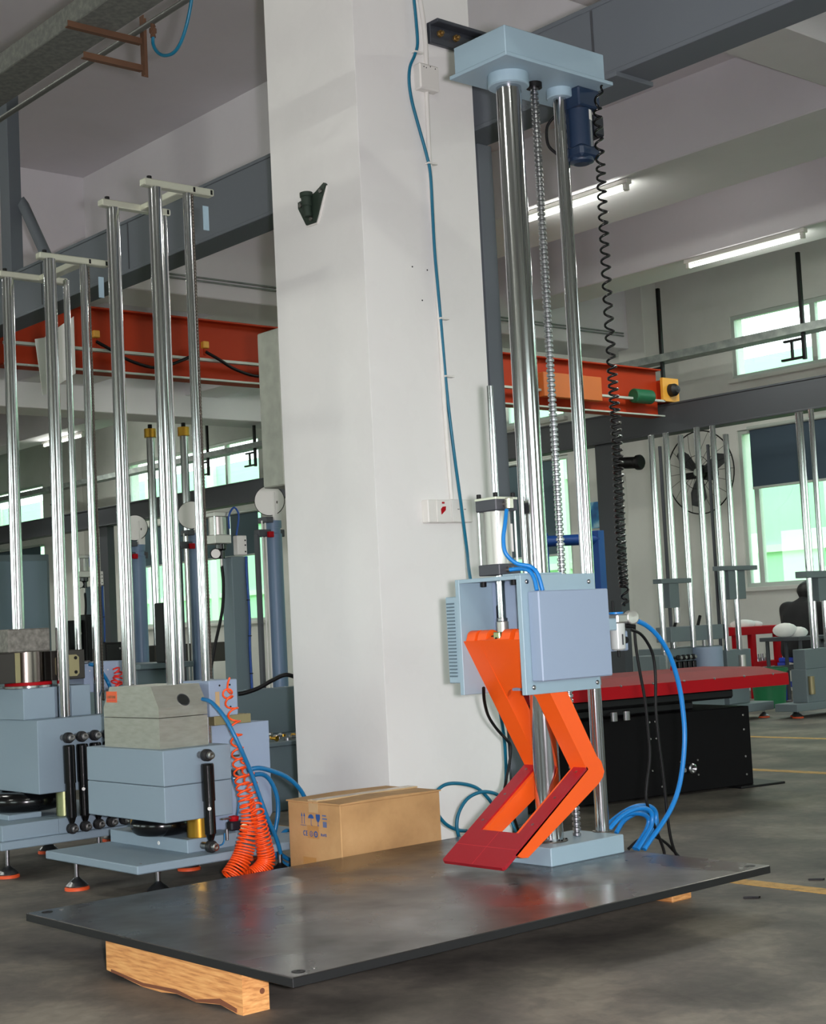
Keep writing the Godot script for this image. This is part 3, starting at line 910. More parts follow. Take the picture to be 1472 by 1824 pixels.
	part(t, "bracket_plate", MB.new().slab(v(3.42, 0.628, -5.45), v(3.60, 0.666, -5.25), 0.002), mats.olive_plate)
	var cb := [[3.40, 0.16], [3.66, 0.16], [3.722, 0.24], [3.722, 0.625], [3.40, 0.625]]
	var cbm := part(t, "rear_cabinet", MB.new().prism(cb, v(0, 0, -5.62), v(1, 0, 0), v(0, 1, 0), v(0, 0, 0.32)), mats.panel)
	part(cbm, "latch", MB.new().slab(v(3.50, 0.49, -5.3), v(3.56, 0.498, -5.285), 0.001), mats.gun)
	part(cbm, "valve", MB.new().slab(v(3.44, 0.43, -5.3), v(3.50, 0.455, -5.27), 0.004), mats.steel)
	part(cbm, "valve", MB.new().cyl(v(3.46, 0.41, -5.3), v(3.52, 0.405, -5.25), 0.012, 12), mats.steel)
	part(cbm, "valve", MB.new().cyl(v(3.53, 0.43, -5.3), v(3.53, 0.43, -5.24), 0.014, 12), mats.steel)
	# pressure regulator with gauge
	var rg := part(t, "regulator", MB.new().slab(v(3.35, 0.225, -5.09), v(3.40, 0.262, -5.05), 0.006), mats.motor_dark)
	part(rg, "red_knob", MB.new().lathe(v(3.375, 0.262, -5.07), Vector3.UP, [[0, 0], [0.018, 0], [0.02, 0.008], [0.02, 0.018], [0, 0.022]], 18), mats.red)
	part(rg, "bracket", MB.new().slab(v(3.32, 0.272, -5.08), v(3.37, 0.278, -5.06), 0.001), mats.steel)
	var gz := v(3.405, 0.232, -5.045)
	part(rg, "gauge", MB.new().lathe(gz, v(-0.5, 0, 0.86), [[0, -0.012], [0.021, -0.012], [0.022, 0.004], [0.019, 0.006], [0.018, 0.002], [0, 0.002]], 24), mats.gloss_black)
	part(rg, "gauge_face", MB.new().lathe(gz, v(-0.5, 0, 0.86), [[0, 0.0035], [0.017, 0.0025]], 20), mats.olive_plate)
	part(rg, "inlet_elbow", MB.new().cyl(v(3.34, 0.19, -5.07), v(3.34, 0.235, -5.07), 0.006, 10), mats.steel)

	# ================= shock tester behind it
	t = thing("shock_tester", "light blue-grey shock tester with a row of black dampers and dark steel clamp block", "test machine", v(3.3, 0, -6.48))
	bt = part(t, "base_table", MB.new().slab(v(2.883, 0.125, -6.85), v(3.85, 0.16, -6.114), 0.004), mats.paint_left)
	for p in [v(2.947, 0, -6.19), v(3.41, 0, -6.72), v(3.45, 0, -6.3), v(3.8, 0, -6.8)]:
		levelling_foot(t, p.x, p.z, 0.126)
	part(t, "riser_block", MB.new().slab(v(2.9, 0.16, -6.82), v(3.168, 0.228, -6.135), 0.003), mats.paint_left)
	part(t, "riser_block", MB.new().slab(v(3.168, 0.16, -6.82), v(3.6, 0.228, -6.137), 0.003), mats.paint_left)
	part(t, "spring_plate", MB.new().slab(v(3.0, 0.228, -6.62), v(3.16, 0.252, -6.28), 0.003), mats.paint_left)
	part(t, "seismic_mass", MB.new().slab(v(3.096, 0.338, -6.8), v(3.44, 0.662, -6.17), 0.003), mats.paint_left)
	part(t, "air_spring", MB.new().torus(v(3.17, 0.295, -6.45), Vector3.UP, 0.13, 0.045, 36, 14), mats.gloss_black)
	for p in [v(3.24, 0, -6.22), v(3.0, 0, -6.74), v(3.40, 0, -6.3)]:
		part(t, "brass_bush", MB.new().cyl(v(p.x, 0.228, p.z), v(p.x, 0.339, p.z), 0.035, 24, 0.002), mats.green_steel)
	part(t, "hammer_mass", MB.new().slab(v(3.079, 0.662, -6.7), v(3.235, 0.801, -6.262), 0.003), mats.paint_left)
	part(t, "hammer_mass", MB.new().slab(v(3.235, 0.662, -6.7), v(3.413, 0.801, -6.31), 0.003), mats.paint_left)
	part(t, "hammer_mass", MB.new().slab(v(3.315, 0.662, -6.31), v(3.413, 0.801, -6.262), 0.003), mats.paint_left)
	var ck := part(t, "clamp_block", MB.new().slab(v(2.96, 0.828, -6.66), v(3.05, 0.962, -6.27), 0.003), mats.dark_steel)
	part(ck, "spindle", MB.new().lathe(v(3.15, 0.826, -6.37), Vector3.UP, [[0, 0], [0.082, 0], [0.082, 0.137], [0, 0.137]], 32), mats.gun_polish)
	part(ck, "spacer_strip", MB.new().slab(v(3.05, 0.828, -6.5), v(3.075, 0.962, -6.27), 0.002), mats.olive_plate)
	part(ck, "rubber_ring", MB.new().cyl(v(3.16, 0.812, -6.37), v(3.16, 0.827, -6.37), 0.105, 32), mats.red)
	part(ck, "chrome_ring", MB.new().cyl(v(3.16, 0.801, -6.37), v(3.16, 0.813, -6.37), 0.115, 32), mats.chrome)
	part(ck, "side_block", MB.new().slab(v(3.242, 0.828, -6.6), v(3.412, 0.962, -6.305), 0.003), mats.dark_steel)
	var cvp := part(ck, "cover_plate", MB.new().prism([[3.262, 0.855], [3.275, 0.842], [3.365, 0.842], [3.378, 0.855], [3.378, 0.928], [3.365, 0.94], [3.275, 0.94], [3.262, 0.928]], v(0, 0, -6.305), v(1, 0, 0), v(0, 1, 0), v(0, 0, 0.01)), mats.olive_plate)
	for p in [v(3.28, 0.86, -6.295), v(3.36, 0.86, -6.295), v(3.28, 0.925, -6.295), v(3.36, 0.925, -6.295)]:
		part(cvp, "socket_screw", MB.new().cyl(p, p + v(0, 0, 0.003), 0.008, 12, 0.0006), mats.black)
	for p in [v(3.32, 0.857, -6.295), v(3.32, 0.927, -6.295)]:
		part(cvp, "dowel", MB.new().cyl(p, p + v(0, 0, 0.0015), 0.004, 10, 0.0004), mats.bolt)
	part(ck, "elbow_fitting", MB.new().cyl(v(3.41, 0.90, -6.32), v(3.445, 0.902, -6.32), 0.008, 12), mats.steel)
	part(t, "table_casting", MB.new().slab(v(3.03, 0.962, -6.6), v(3.235, 1.068, -6.29), 0.006), mats.cast)
	pole(t, "guide_pole", 3.276, -6.26, 0.662, 2.768, 0.0285, mats.chrome, 36)
	pole(t, "guide_pole", 3.276, -6.69, 1.06, 2.768, 0.0285, mats.chrome, 36)
	pole(t, "lift_pole", 3.46, -6.28, 0.662, 2.768, 0.0175, mats.chrome)
	pole(t, "lift_pole", 3.54, -6.6, 0.3, 2.768, 0.0155, mats.chrome)
	part(t, "lift_screw", MB.new().lathe(v(3.488, 0.72, -6.28), Vector3.UP, thread_prof(0.006, 0.014, 2.04), 8), mats.gun)
	pole_frame(t, 3.262, 3.455, -6.28, -6.69, 2.768, 3.587)
	part(t, "hanging_tag", MB.new().slab(v(3.54, 2.62, -6.285), v(3.568, 2.72, -6.281), 0.0005), mats.paint)
	for k in 5:
		damper(t, 3.22 + k * 0.0655, -6.115, 0.18 + k * 0.002, 0.577, -6.168, k == 1)
	lb = part(t, "lift_box", MB.new().slab(v(3.43, 0.76, -6.5), v(3.637, 0.9, -6.35), 0.003), mats.panel)
	for x in [3.46, 3.53, 3.555, 3.59]:
		part(lb, "screw", MB.new().cyl(v(x, 0.86, -6.35), v(x, 0.86, -6.348), 0.0035, 10, 0.0004), mats.white_plastic)

	# ---- hoses of the two testers
	solo("spiral_hose", "orange spiral air hose hanging over the near shock tester's table, with the loose top coils", "hose", MB.new().tube(helix([[v(3.471,0.821,-5.200), 0.002, 0.3], [v(3.466,0.773,-5.200), 0.014, 1], [v(3.441,0.752,-5.180), 0.018, 1.3], [v(3.436,0.698,-5.140), 0.022, 1.6], [v(3.421,0.615,-5.100), 0.022, 2], [v(3.400,0.518,-5.060), 0.024, 2.5], [v(3.384,0.433,-5.020), 0.026, 3], [v(3.379,0.358,-4.990), 0.028, 3.2], [v(3.394,0.291,-4.990), 0.03, 3.5], [v(3.391,0.237,-4.990), 0.034, 4], [v(3.372,0.174,-4.990), 0.036, 6], [v(3.343,0.113,-4.990), 0.038, 6], [v(3.298,0.062,-4.990), 0.04, 0]], 12), 0.0042, 6), mats.hose_orange, "orange spiral hoses")
	solo("spiral_hose", "second orange spiral air hose, its tight coils resting nearer the carton", "hose", MB.new().tube(helix([[v(3.481,0.491,-5.150), 0.006, 1], [v(3.480,0.452,-5.120), 0.02, 1.5], [v(3.469,0.399,-5.080), 0.024, 2], [v(3.460,0.335,-5.040), 0.024, 3], [v(3.429,0.277,-4.980), 0.026, 4], [v(3.442,0.210,-4.980), 0.03, 4], [v(3.455,0.149,-4.980), 0.032, 5], [v(3.457,0.098,-4.980), 0.034, 5], [v(3.423,0.064,-4.980), 0.036, 4], [v(3.385,0.050,-4.980), 0.037, 0]], 12), 0.0042, 6), mats.hose_orange, "orange spiral hoses")
	solo("spiral_hose", "short red spiral hose end on the far shock tester's lift box", "hose", MB.new().tube(helix([[v(3.58,0.866,-6.32), 0.012, 2], [v(3.596,0.83,-6.32), 0.02, 3], [v(3.583,0.787,-6.32), 0.03, 1], [v(3.624,0.779,-6.32), 0.01, 1]], 12), 0.0042, 6), mats.red_hose, "")
	solo("air_hose", "blue air hose falling from the wedge head across the orange coils", "hose", MB.new().tube(spline([v(3.322,0.744,-5.18), v(3.327,0.729,-5.12), v(3.335,0.667,-5.04), v(3.364,0.567,-5), v(3.417,0.452,-5), v(3.455,0.349,-5), v(3.49,0.257,-5), v(3.539,0.179,-5.02), v(3.572,0.111,-5.04)], 8), 0.0085, 8), mats.hose_blue)
	solo("air_hose", "blue air hose arching from the near tester's cabinet over towards the carton", "hose", MB.new().tube(spline([v(3.548,0.437,-5.22), v(3.596,0.442,-5.2), v(3.666,0.421,-5.2), v(3.736,0.389,-5.2), v(3.797,0.335,-5.2), v(3.831,0.268,-5.2), v(3.804,0.186,-5.15), v(3.779,0.097,-5.15)], 8), 0.0095, 8), mats.hose_blue)
	solo("air_hose", "blue air hose drooping steeply behind the orange coils", "hose", MB.new().tube(spline([v(3.594,0.413,-5.24), v(3.645,0.408,-5.24), v(3.683,0.371,-5.24), v(3.708,0.308,-5.24), v(3.708,0.239,-5.24), v(3.69,0.171,-5.24), v(3.679,0.126,-5.24)], 8), 0.0095, 8), mats.hose_blue)
	solo("air_hose", "thin blue air line running from the far tester's clamp block down behind the wedge", "hose", MB.new().tube(spline([v(3.432,0.892,-6.3), v(3.469,0.879,-6.3), v(3.505,0.838,-6.3), v(3.533,0.787,-6.3), v(3.489,0.741,-6.2)], 8), 0.009, 8), mats.hose_blue)
	solo("air_line", "very thin blue air line dropping to the regulator with the red knob", "hose", MB.new().tube(spline([v(3.386,0.434,-5.09), v(3.396,0.406,-5.09), v(3.414,0.349,-5.09), v(3.409,0.294,-5.09), v(3.379,0.271,-5.06)], 6), 0.003, 6), mats.hose_blue)
	solo("air_line", "very thin blue air line from the regulator down to the tester table", "hose", MB.new().tube(spline([v(3.321,0.221,-5.06), v(3.32,0.195,-5.06), v(3.309,0.179,-5.06), v(3.28,0.177,-5.06)], 6), 0.003, 6), mats.hose_blue)
	solo("hose_heap", "tangle of blue air hose lying on the floor behind the carton's printed end", "hose", MB.new().tube(spline([v(3.678,0.238,-5.3), v(3.703,0.165,-5.3), v(3.728,0.092,-5.3), v(3.77,0.051,-5.3), v(3.819,0.033,-5.3), v(3.846,0.1,-5.3), v(3.804,0.153,-5.3), v(3.76,0.135,-5.3), v(3.733,0.068,-5.3), v(3.782,0.014,-5.3), v(3.835,0.019,-5.3)], 8), 0.0095, 8), mats.hose_blue)

func text_mb(s: String, size: float, at: Vector3, b: Basis, width: float) -> MB:
	var tm := TextMesh.new()
	var f := SystemFont.new()
	f.font_names = PackedStringArray(["Droid Sans"])
	f.font_weight = 700
	tm.font = f
	tm.text = s
	tm.font_size = 32
	tm.pixel_size = 0.01
	tm.depth = 0.02
	tm.curve_step = 2.0
	var w: float = tm.get_aabb().size.x
	var k := width / maxf(w, 0.001)
	var m := MB.new()
	m.add(tm, Transform3D(b * Basis.from_scale(Vector3(k, k, 0.02)), at))
	return m
func build_background():
	# ================= crane girder hanging across the hall, with its festoon cable
	var g := thing("crane_girder", "orange overhead crane girder spanning the hall behind the chrome poles", "crane", v(9.5, 3.2, -11.05))
	var gb := MB.new()
	gb.slab(v(5.3, 3.20, -11.12), v(13.3, 3.215, -10.94), 0.002)
	gb.slab(v(5.3, 3.725, -11.12), v(13.3, 3.74, -10.94), 0.002)
	gb.slab(v(5.3, 3.215, -11.035), v(13.3, 3.725, -11.02), 0.0)
	part(g, "girder_beam", gb, mats.girder)
	part(g, "cable_rail", MB.new().slab(v(5.3, 3.36, -10.95), v(13.3, 3.385, -10.90), 0.002), mats.frame_alu)
	part(g, "lower_flange_strip", MB.new().slab(v(5.3, 3.195, -10.938), v(13.3, 3.212, -10.915), 0.002), mats.frame_alu)
	for x in [6.1, 7.16, 8.1, 9.1]:
		var c := part(g, "cable_clip", MB.new().slab(v(x - 0.03, 3.47, -10.93), v(x + 0.03, 3.53, -10.88), 0.006), mats.yellow)
		part(c, "clip_leg", MB.new().slab(v(x - 0.012, 3.41, -10.92), v(x + 0.012, 3.47, -10.9), 0.003), mats.girder)
	for x in [6.1, 7.16, 8.1]:
		part(g, "festoon_cable", MB.new().tube(spline([v(x, 3.44, -10.9), v(x + 0.12, 3.38, -10.88), v(x + 0.3, 3.3, -10.88), v(x + 0.55, 3.26, -10.88), v(x + 0.8, 3.34, -10.88), v(x + 0.96, 3.42, -10.89)], 5), 0.014, 6), mats.black)
	var et := part(g, "end_truck", MB.new().slab(v(13.3, 3.375, -11.9), v(13.52, 3.62, -10.94), 0.006), mats.girder)
	part(et, "buffer_plate", MB.new().slab(v(13.27, 3.37, -10.94), v(13.55, 3.64, -10.9), 0.003), mats.yellow)
	part(et, "buffer", MB.new().lathe(v(13.41, 3.5, -10.9), Vector3.BACK, [[0.075, 0], [0.07, 0.06], [0.04, 0.1], [0, 0.105]], 18), mats.rubber)
	part(g, "hoist_motor", MB.new().cyl(v(12.75, 3.40, -10.9), v(13.05, 3.40, -10.9), 0.08, 18, 0.01), mats.motor_green)
	part(g, "side_box", MB.new().slab(v(11.3, 3.3, -10.94), v(12.2, 3.56, -10.86), 0.006), mats.amber)
	# white sheet hanging in front of the runway, folded to a v
	var sh := thing("hanging_sheet", "white folded card sheet hanging on a wire under the near runway beam", "sign", v(4.9, 3.0, -9.2))
	part(sh, "sheet_panel", MB.new().prism([[0, 0], [0.085, 0.02], [0.085, -0.36], [0.045, -0.38]], v(4.712,3.047,-9.249), v(1, 0, 0).normalized(), v(0, 1, 0), v(0, 0, 0.004)), mats.cloth)
	part(sh, "sheet_panel", MB.new().prism([[0, 0], [0.2, 0.13], [0.2, -0.26], [0, -0.38]], v(4.764,3.059,-9.203), v(0.75, 0, 0.66), v(0, 1, 0), v(0.002, 0, -0.003)), mats.cloth)
	part(sh, "wire", MB.new().tube([v(4.821,3.112,-9.149), v(v(4.821,3.112,-9.149).x, 3.352, v(4.821,3.112,-9.149).z)], 0.002, 5), mats.steel)

	# ================= windows' blinds
	for q in [[-11.0, -7.0, 2.44, 3.13, mats.blind_blue, "dark blue-grey roller blind pulled halfway over the bright window behind the pole fan"], [-18.5, -14.3, 1.86, 3.15, mats.blind, "teal roller blind behind the two main chrome columns"], [-25.7, -21.35, 2.36, 3.08, mats.blind, "teal roller blind over the window behind the pulley testers"], [-34.9, -29.4, 1.3, 3.05, mats.blind, "teal roller blind over the farthest window, behind the grey-blue locker"]]:
		var b := thing("roller_blind", q[5], "blind", v(14.9, q[2], (q[0] + q[1]) / 2), "roller blinds on the far windows")
		part(b, "blind_cloth", MB.new().slab(v(14.955, q[2], q[0]), v(14.96, q[3], q[1]), 0.0), q[4])
		part(b, "bottom_rail", MB.new().slab(v(14.945, q[2] - 0.03, q[0]), v(14.97, q[2], q[1]), 0.003), mats.frame_alu)
		part(b, "blind_roller", MB.new().cyl(v(14.95, q[3] + 0.02, q[0] - 0.02), v(14.95, q[3] + 0.02, q[1] + 0.02), 0.025, 14), mats.frame_alu)

	# cable tray hung along the far wall
	var ct := thing("cable_tray", "grey cable tray hanging on dark rods before the upper wall windows", "cable tray", v(14.2, 4.0, -18))
	for z in [-32.0, -26.0, -20.0, -14.5]:
		pass
	part(ct, "tray_channel", tray(-35.0, -8.0), mats.galv)
	for z in [-11.61, -9.6, -20.2, -21.6, -27.0, -31.0]:
		var h := part(ct, "hanger_rod", MB.new().slab(v(14.13, 3.70, z - 0.02), v(14.17, 4.9, z + 0.02), 0.002), mats.black)
		part(h, "hanger_arm", MB.new().slab(v(14.13, 3.92, z - 0.26), v(14.17, 3.945, z), 0.001), mats.black)
		part(h, "hanger_arm", MB.new().slab(v(14.13, 3.715, z - 0.30), v(14.17, 3.74, z), 0.001), mats.black)
		part(h, "hanger_strut", MB.new().slab(v(14.135, 3.74, z - 0.17), v(14.165, 3.92, z - 0.145), 0.001), mats.black)

	# ================= red vibration table on its black cabinet
	var vb := Basis(v(0.983, 0, 0.181), v(0, 1, 0), v(-0.181, 0, 0.983))
	var o := v(7.006, 0, -5.282)
	var t := thing("vibration_table", "low vibration table with a sloped-edge red top on a long black cabinet", "test machine", o)
	t.basis = vb
	var bd := part(t, "black_cabinet", MB.new().slab(v(-1.6, 0.012, -0.75), v(0, 0.448, 0), 0.004), mats.cabinet_black, "", true)
	part(bd, "floor_plate", MB.new().slab(v(-0.14, 0, -0.3), v(0.19, 0.012, 0.05), 0.003), mats.black, "", true)
	for p in [v(-0.05, 0.4, 0), v(-0.05, 0.32, 0), v(-0.05, 0.17, 0), v(-0.05, 0.07, 0), v(-0.68, 0.41, 0), v(-0.72, 0.41, 0), v(-0.68, 0.32, 0), v(-0.72, 0.32, 0), v(-0.72, 0.15, 0), v(-0.66, 0.06, 0), v(-0.52, 0.18, 0), v(-0.4, 0.18, 0), v(-0.52, 0.10, 0), v(-0.4, 0.10, 0)]:
		part(bd, "cabinet_screw", MB.new().cyl(p, p + v(0, 0, 0.004), 0.006, 8, 0.001), mats.bolt, "", true)
	part(bd, "power_socket", MB.new().lathe(v(-0.46, 0.14, 0), Vector3.BACK, [[0, 0], [0.03, 0], [0.028, 0.03], [0.02, 0.035], [0, 0.02]], 16), mats.steel, "", true)
	part(bd, "power_socket", MB.new().lathe(v(-0.51, 0.135, 0), Vector3.BACK, [[0, 0], [0.014, 0], [0.012, 0.02], [0, 0.02]], 14), mats.steel, "", true)
	part(t, "vibrator_frame", MB.new().slab(v(-1.5, 0.45, -0.7), v(-0.35, 0.5, -0.06), 0.01), mats.black, "", true)
	part(t, "vibrator_frame", MB.new().slab(v(-1.55, 0.5, -0.78), v(-0.12, 0.556, 0.02), 0.02), mats.black, "", true)
	for x in [-0.985, -0.90]:
		part(t, "guide_bush", MB.new().cyl(v(x, 0.435, 0.03), v(x, 0.485, 0.03), 0.024, 16), mats.chrome, "", true)
	var tp := part(t, "red_top", MB.new().prism([[0.12, 0.556], [0.12, 0.622], [-0.1, 0.658], [-0.6, 0.658], [-0.6, 0.556]], v(-1.5, 0, 0), v(0, 0, 1), v(0, 1, 0), v(1.7, 0, 0)), mats.red, "", true)
	for k in 8:
		part(tp, "rivet", MB.new().ball(v(-1.42 + k * 0.215, 0.622, 0.119), 0.007, Vector3.ONE, 8), mats.bolt, "", true)
	for x in [-1.0, -0.72, -0.2]:
		part(tp, "lifting_eye", MB.new().torus(v(x, 0.668, -0.4), v(0.3, 0, 1), 0.018, 0.005, 14, 6), mats.red, "", true)
	part(tp, "end_lip", MB.new().slab(v(0.2, 0.556, -0.58), v(0.225, 0.606, 0.1), 0.004), mats.red, "", true)

	far_testers()
	seated_person()

	# ================= things along the far wall on the right
	t = thing("red_stand", "red steel stand before the wall, with white rags on top", "stand", v(13.9, 0, -10.3))
	part(t, "stand_top", MB.new().slab(v(13.35, 0.70, -10.6), v(14.25, 0.79, -10.2), 0.004), mats.red)
	for x in [13.42, 13.70, 14.16]:
		part(t, "leg", MB.new().slab(v(x - 0.04, 0, -10.26), v(x + 0.04, 0.70, -10.2), 0.003), mats.red)
	part(t, "lower_shelf", MB.new().slab(v(13.4, 0.34, -10.6), v(14.22, 0.40, -10.22), 0.003), mats.red)
	for p in [v(13.75, 0.4, -10.3), v(13.85, 0.4, -10.28), v(13.96, 0.4, -10.3), v(14.08, 0.4, -10.32)]:
		solo("machined_part", "small turned steel part on the red stand's lower shelf", "part", MB.new().lathe(p, Vector3.UP, [[0, 0], [0.035, 0], [0.035, 0.03], [0.018, 0.04], [0.018, 0.08], [0, 0.08]], 14), mats.steel, "turned parts on the red stand")
	solo("rag_pile", "crumpled white rag lying on the red stand", "rag", MB.new().ball(v(13.72, 0.82, -10.35), 0.12, v(1.5, 0.42, 1)).ball(v(13.88, 0.81, -10.33), 0.1, v(1.2, 0.4, 1)), mats.cloth)
	t = thing("grey_trolley", "grey tube trolley beside the seated person, a white sack on it", "trolley", v(13.1, 0, -9.3))
	for q in [[v(12.98, 0.02, -9.1), v(12.98, 0.66, -9.1)], [v(13.3, 0.02, -9.1), v(13.3, 0.66, -9.1)], [v(12.98, 0.02, -9.5), v(12.98, 0.66, -9.5)], [v(13.3, 0.02, -9.5), v(13.3, 0.66, -9.5)]]:
		part(t, "leg", MB.new().cyl(q[0], q[1], 0.02, 10), mats.far_beam)
	part(t, "tray", MB.new().slab(v(12.9, 0.64, -9.54), v(13.42, 0.68, -9.06), 0.004), mats.far_beam)
	part(t, "tray", MB.new().slab(v(12.95, 0.34, -9.54), v(13.42, 0.38, -9.06), 0.004), mats.far_beam)
	solo("white_sack", "limp white sack draped over the grey trolley", "sack", MB.new().ball(v(12.98, 0.75, -9.27), 0.12, v(1.2, 0.62, 1)).ball(v(13.1, 0.72, -9.2), 0.1, v(1.2, 0.6, 0.9)), mats.cloth)
	t = thing("waste_bin", "green round plastic bin on the floor behind the red vibration table", "bin", v(12.5, 0, -9.16))
	part(t, "bin_body", MB.new().lathe(v(12.5, 0, -9.16), Vector3.UP, [[0, 0], [0.15, 0], [0.18, 0.36], [0.165, 0.36], [0.14, 0.02], [0, 0.02]], 24), mats.green)
	part(t, "bin_rim", MB.new().ring(v(12.5, 0.36, -9.16), Vector3.UP, 0.165, 0.195, 0.03, 24), mats.green)
	# wall fan with a round wire guard
	t = thing("wall_fan", "large black wire-guard fan on the far wall, behind the right-hand chrome poles", "fan", v(14.5, 2.65, -11.38))
	var fc := v(14.45, 2.645, -11.38)
	part(t, "fan_hub", MB.new().lathe(fc, Vector3.LEFT, [[0, -0.02], [0.07, -0.02], [0.07, 0.05], [0.05, 0.07], [0, 0.07]], 18), mats.black)
	part(t, "hub_badge", MB.new().cyl(fc + v(-0.069, 0, 0), fc + v(-0.074, 0, 0), 0.045, 16), mats.frame_alu)
	part(t, "fan_motor", MB.new().cyl(fc + v(0.02, 0, 0), fc + v(0.24, 0, 0), 0.09, 16, 0.01), mats.black)
	part(t, "wall_arm", MB.new().slab(fc + v(0.22, -0.04, -0.42), fc + v(0.3, 0.04, 0.05), 0.01), mats.black)
	for k in 3:
		var a := TAU * k / 3 + 0.4
		var d := v(0, sin(a), cos(a))
		var e := v(0, cos(a), -sin(a))
		part(t, "fan_blade", MB.new().prism([[0.06, -0.04], [0.25, -0.11], [0.4, -0.09], [0.42, 0.02], [0.3, 0.1], [0.06, 0.04]], fc, d, (e + v(0.3, 0, 0)).normalized(), v(-0.004, 0, 0)), mats.blade)
	part(t, "guard_rim", MB.new().torus(fc, Vector3.LEFT, 0.5, 0.008, 40, 6), mats.black)
	part(t, "guard_ring", MB.new().torus(fc + v(-0.07, 0, 0), Vector3.LEFT, 0.2, 0.004, 30, 5), mats.black)
	for k in 20:
		var a := TAU * k / 20
		var d := v(0, sin(a), cos(a))
		part(t, "guard_wire", MB.new().tube([fc + d * 0.06 + v(-0.085, 0, 0), fc + d * 0.3 + v(-0.07, 0, 0), fc + d * 0.5], 0.003, 4), mats.black)
	t = thing("wall_fan", "black fan seen edge-on, mounted on the dark far column behind the coiled cable", "fan", v(13.6, 2.75, -11.75))
	part(t, "fan_motor", MB.new().cyl(v(13.55, 2.78, -11.84), v(13.55, 2.76, -11.6), 0.07, 14, 0.01), mats.black)
	part(t, "fan_hub", MB.new().cyl(v(13.55, 2.76, -11.6), v(13.55, 2.755, -11.52), 0.09, 14, 0.02), mats.black)
	# blue rack and poster behind the main columns
	t = thing("blue_rack", "tall blue steel rack behind the two main chrome columns", "rack", v(13.0, 0, -12.5))
	for p in [v(12.321,1.583,-11.159), v(11.857,1.614,-11.559)]:
		part(t, "upright", MB.new().slab(v(p.x - 0.05, 0, p.z - 0.05), v(p.x + 0.05, 1.92, p.z + 0.05), 0.004), mats.rack_blue)
	var ra: Vector3 = v(11.818,1.775,-11.576)
	var rb: Vector3 = v(12.319,1.779,-11.142)
	for y in [0.5, 1.2, 1.83]:
		part(t, "shelf_beam", MB.new().tube([v(ra.x, y, ra.z), v(rb.x, y, rb.z)], 0.06, 4), mats.rack_blue)
	part(t, "dark_tyre", MB.new().torus(v(12.592,1.599,-11.454), v(0.6, 0, 0.8), 0.22, 0.09, 28, 10), mats.rubber)
	var po := thing("poster", "poster of blue sky and white cloud on the far wall beside the blue rack", "poster", v(14.98,2.324,-13.578))
	var pc: Vector3 = v(14.98,2.324,-13.578)
	part(po, "poster_sheet", MB.new().slab(v(pc.x, pc.y - 0.17, pc.z - 0.2), v(pc.x + 0.02, pc.y + 0.18, pc.z + 0.2), 0.0), mats.poster)

	left_far()
	# conduits on the far cross beam
	for y in [4.53, 4.565]:
		solo("conduit_pipe", "upper thin conduit pipe along the cross beam above the orange girder" if y > 4.55 else "lower thin conduit pipe along the cross beam above the orange girder", "pipe", MB.new().cyl(v(7.5, y, -12.58), v(14.6, y, -12.58), 0.01, 8), mats.galv, "pipes on the cross beam")

func tray(z0: float, z1: float) -> MB:
	var b := MB.new()
	b.slab(v(14.1, 4.0, z0), v(14.32, 4.012, z1), 0.0)
	b.slab(v(14.1, 4.012, z0), v(14.112, 4.09, z1), 0.0)
	b.slab(v(14.308, 4.012, z0), v(14.32, 4.09, z1), 0.0)
	return b

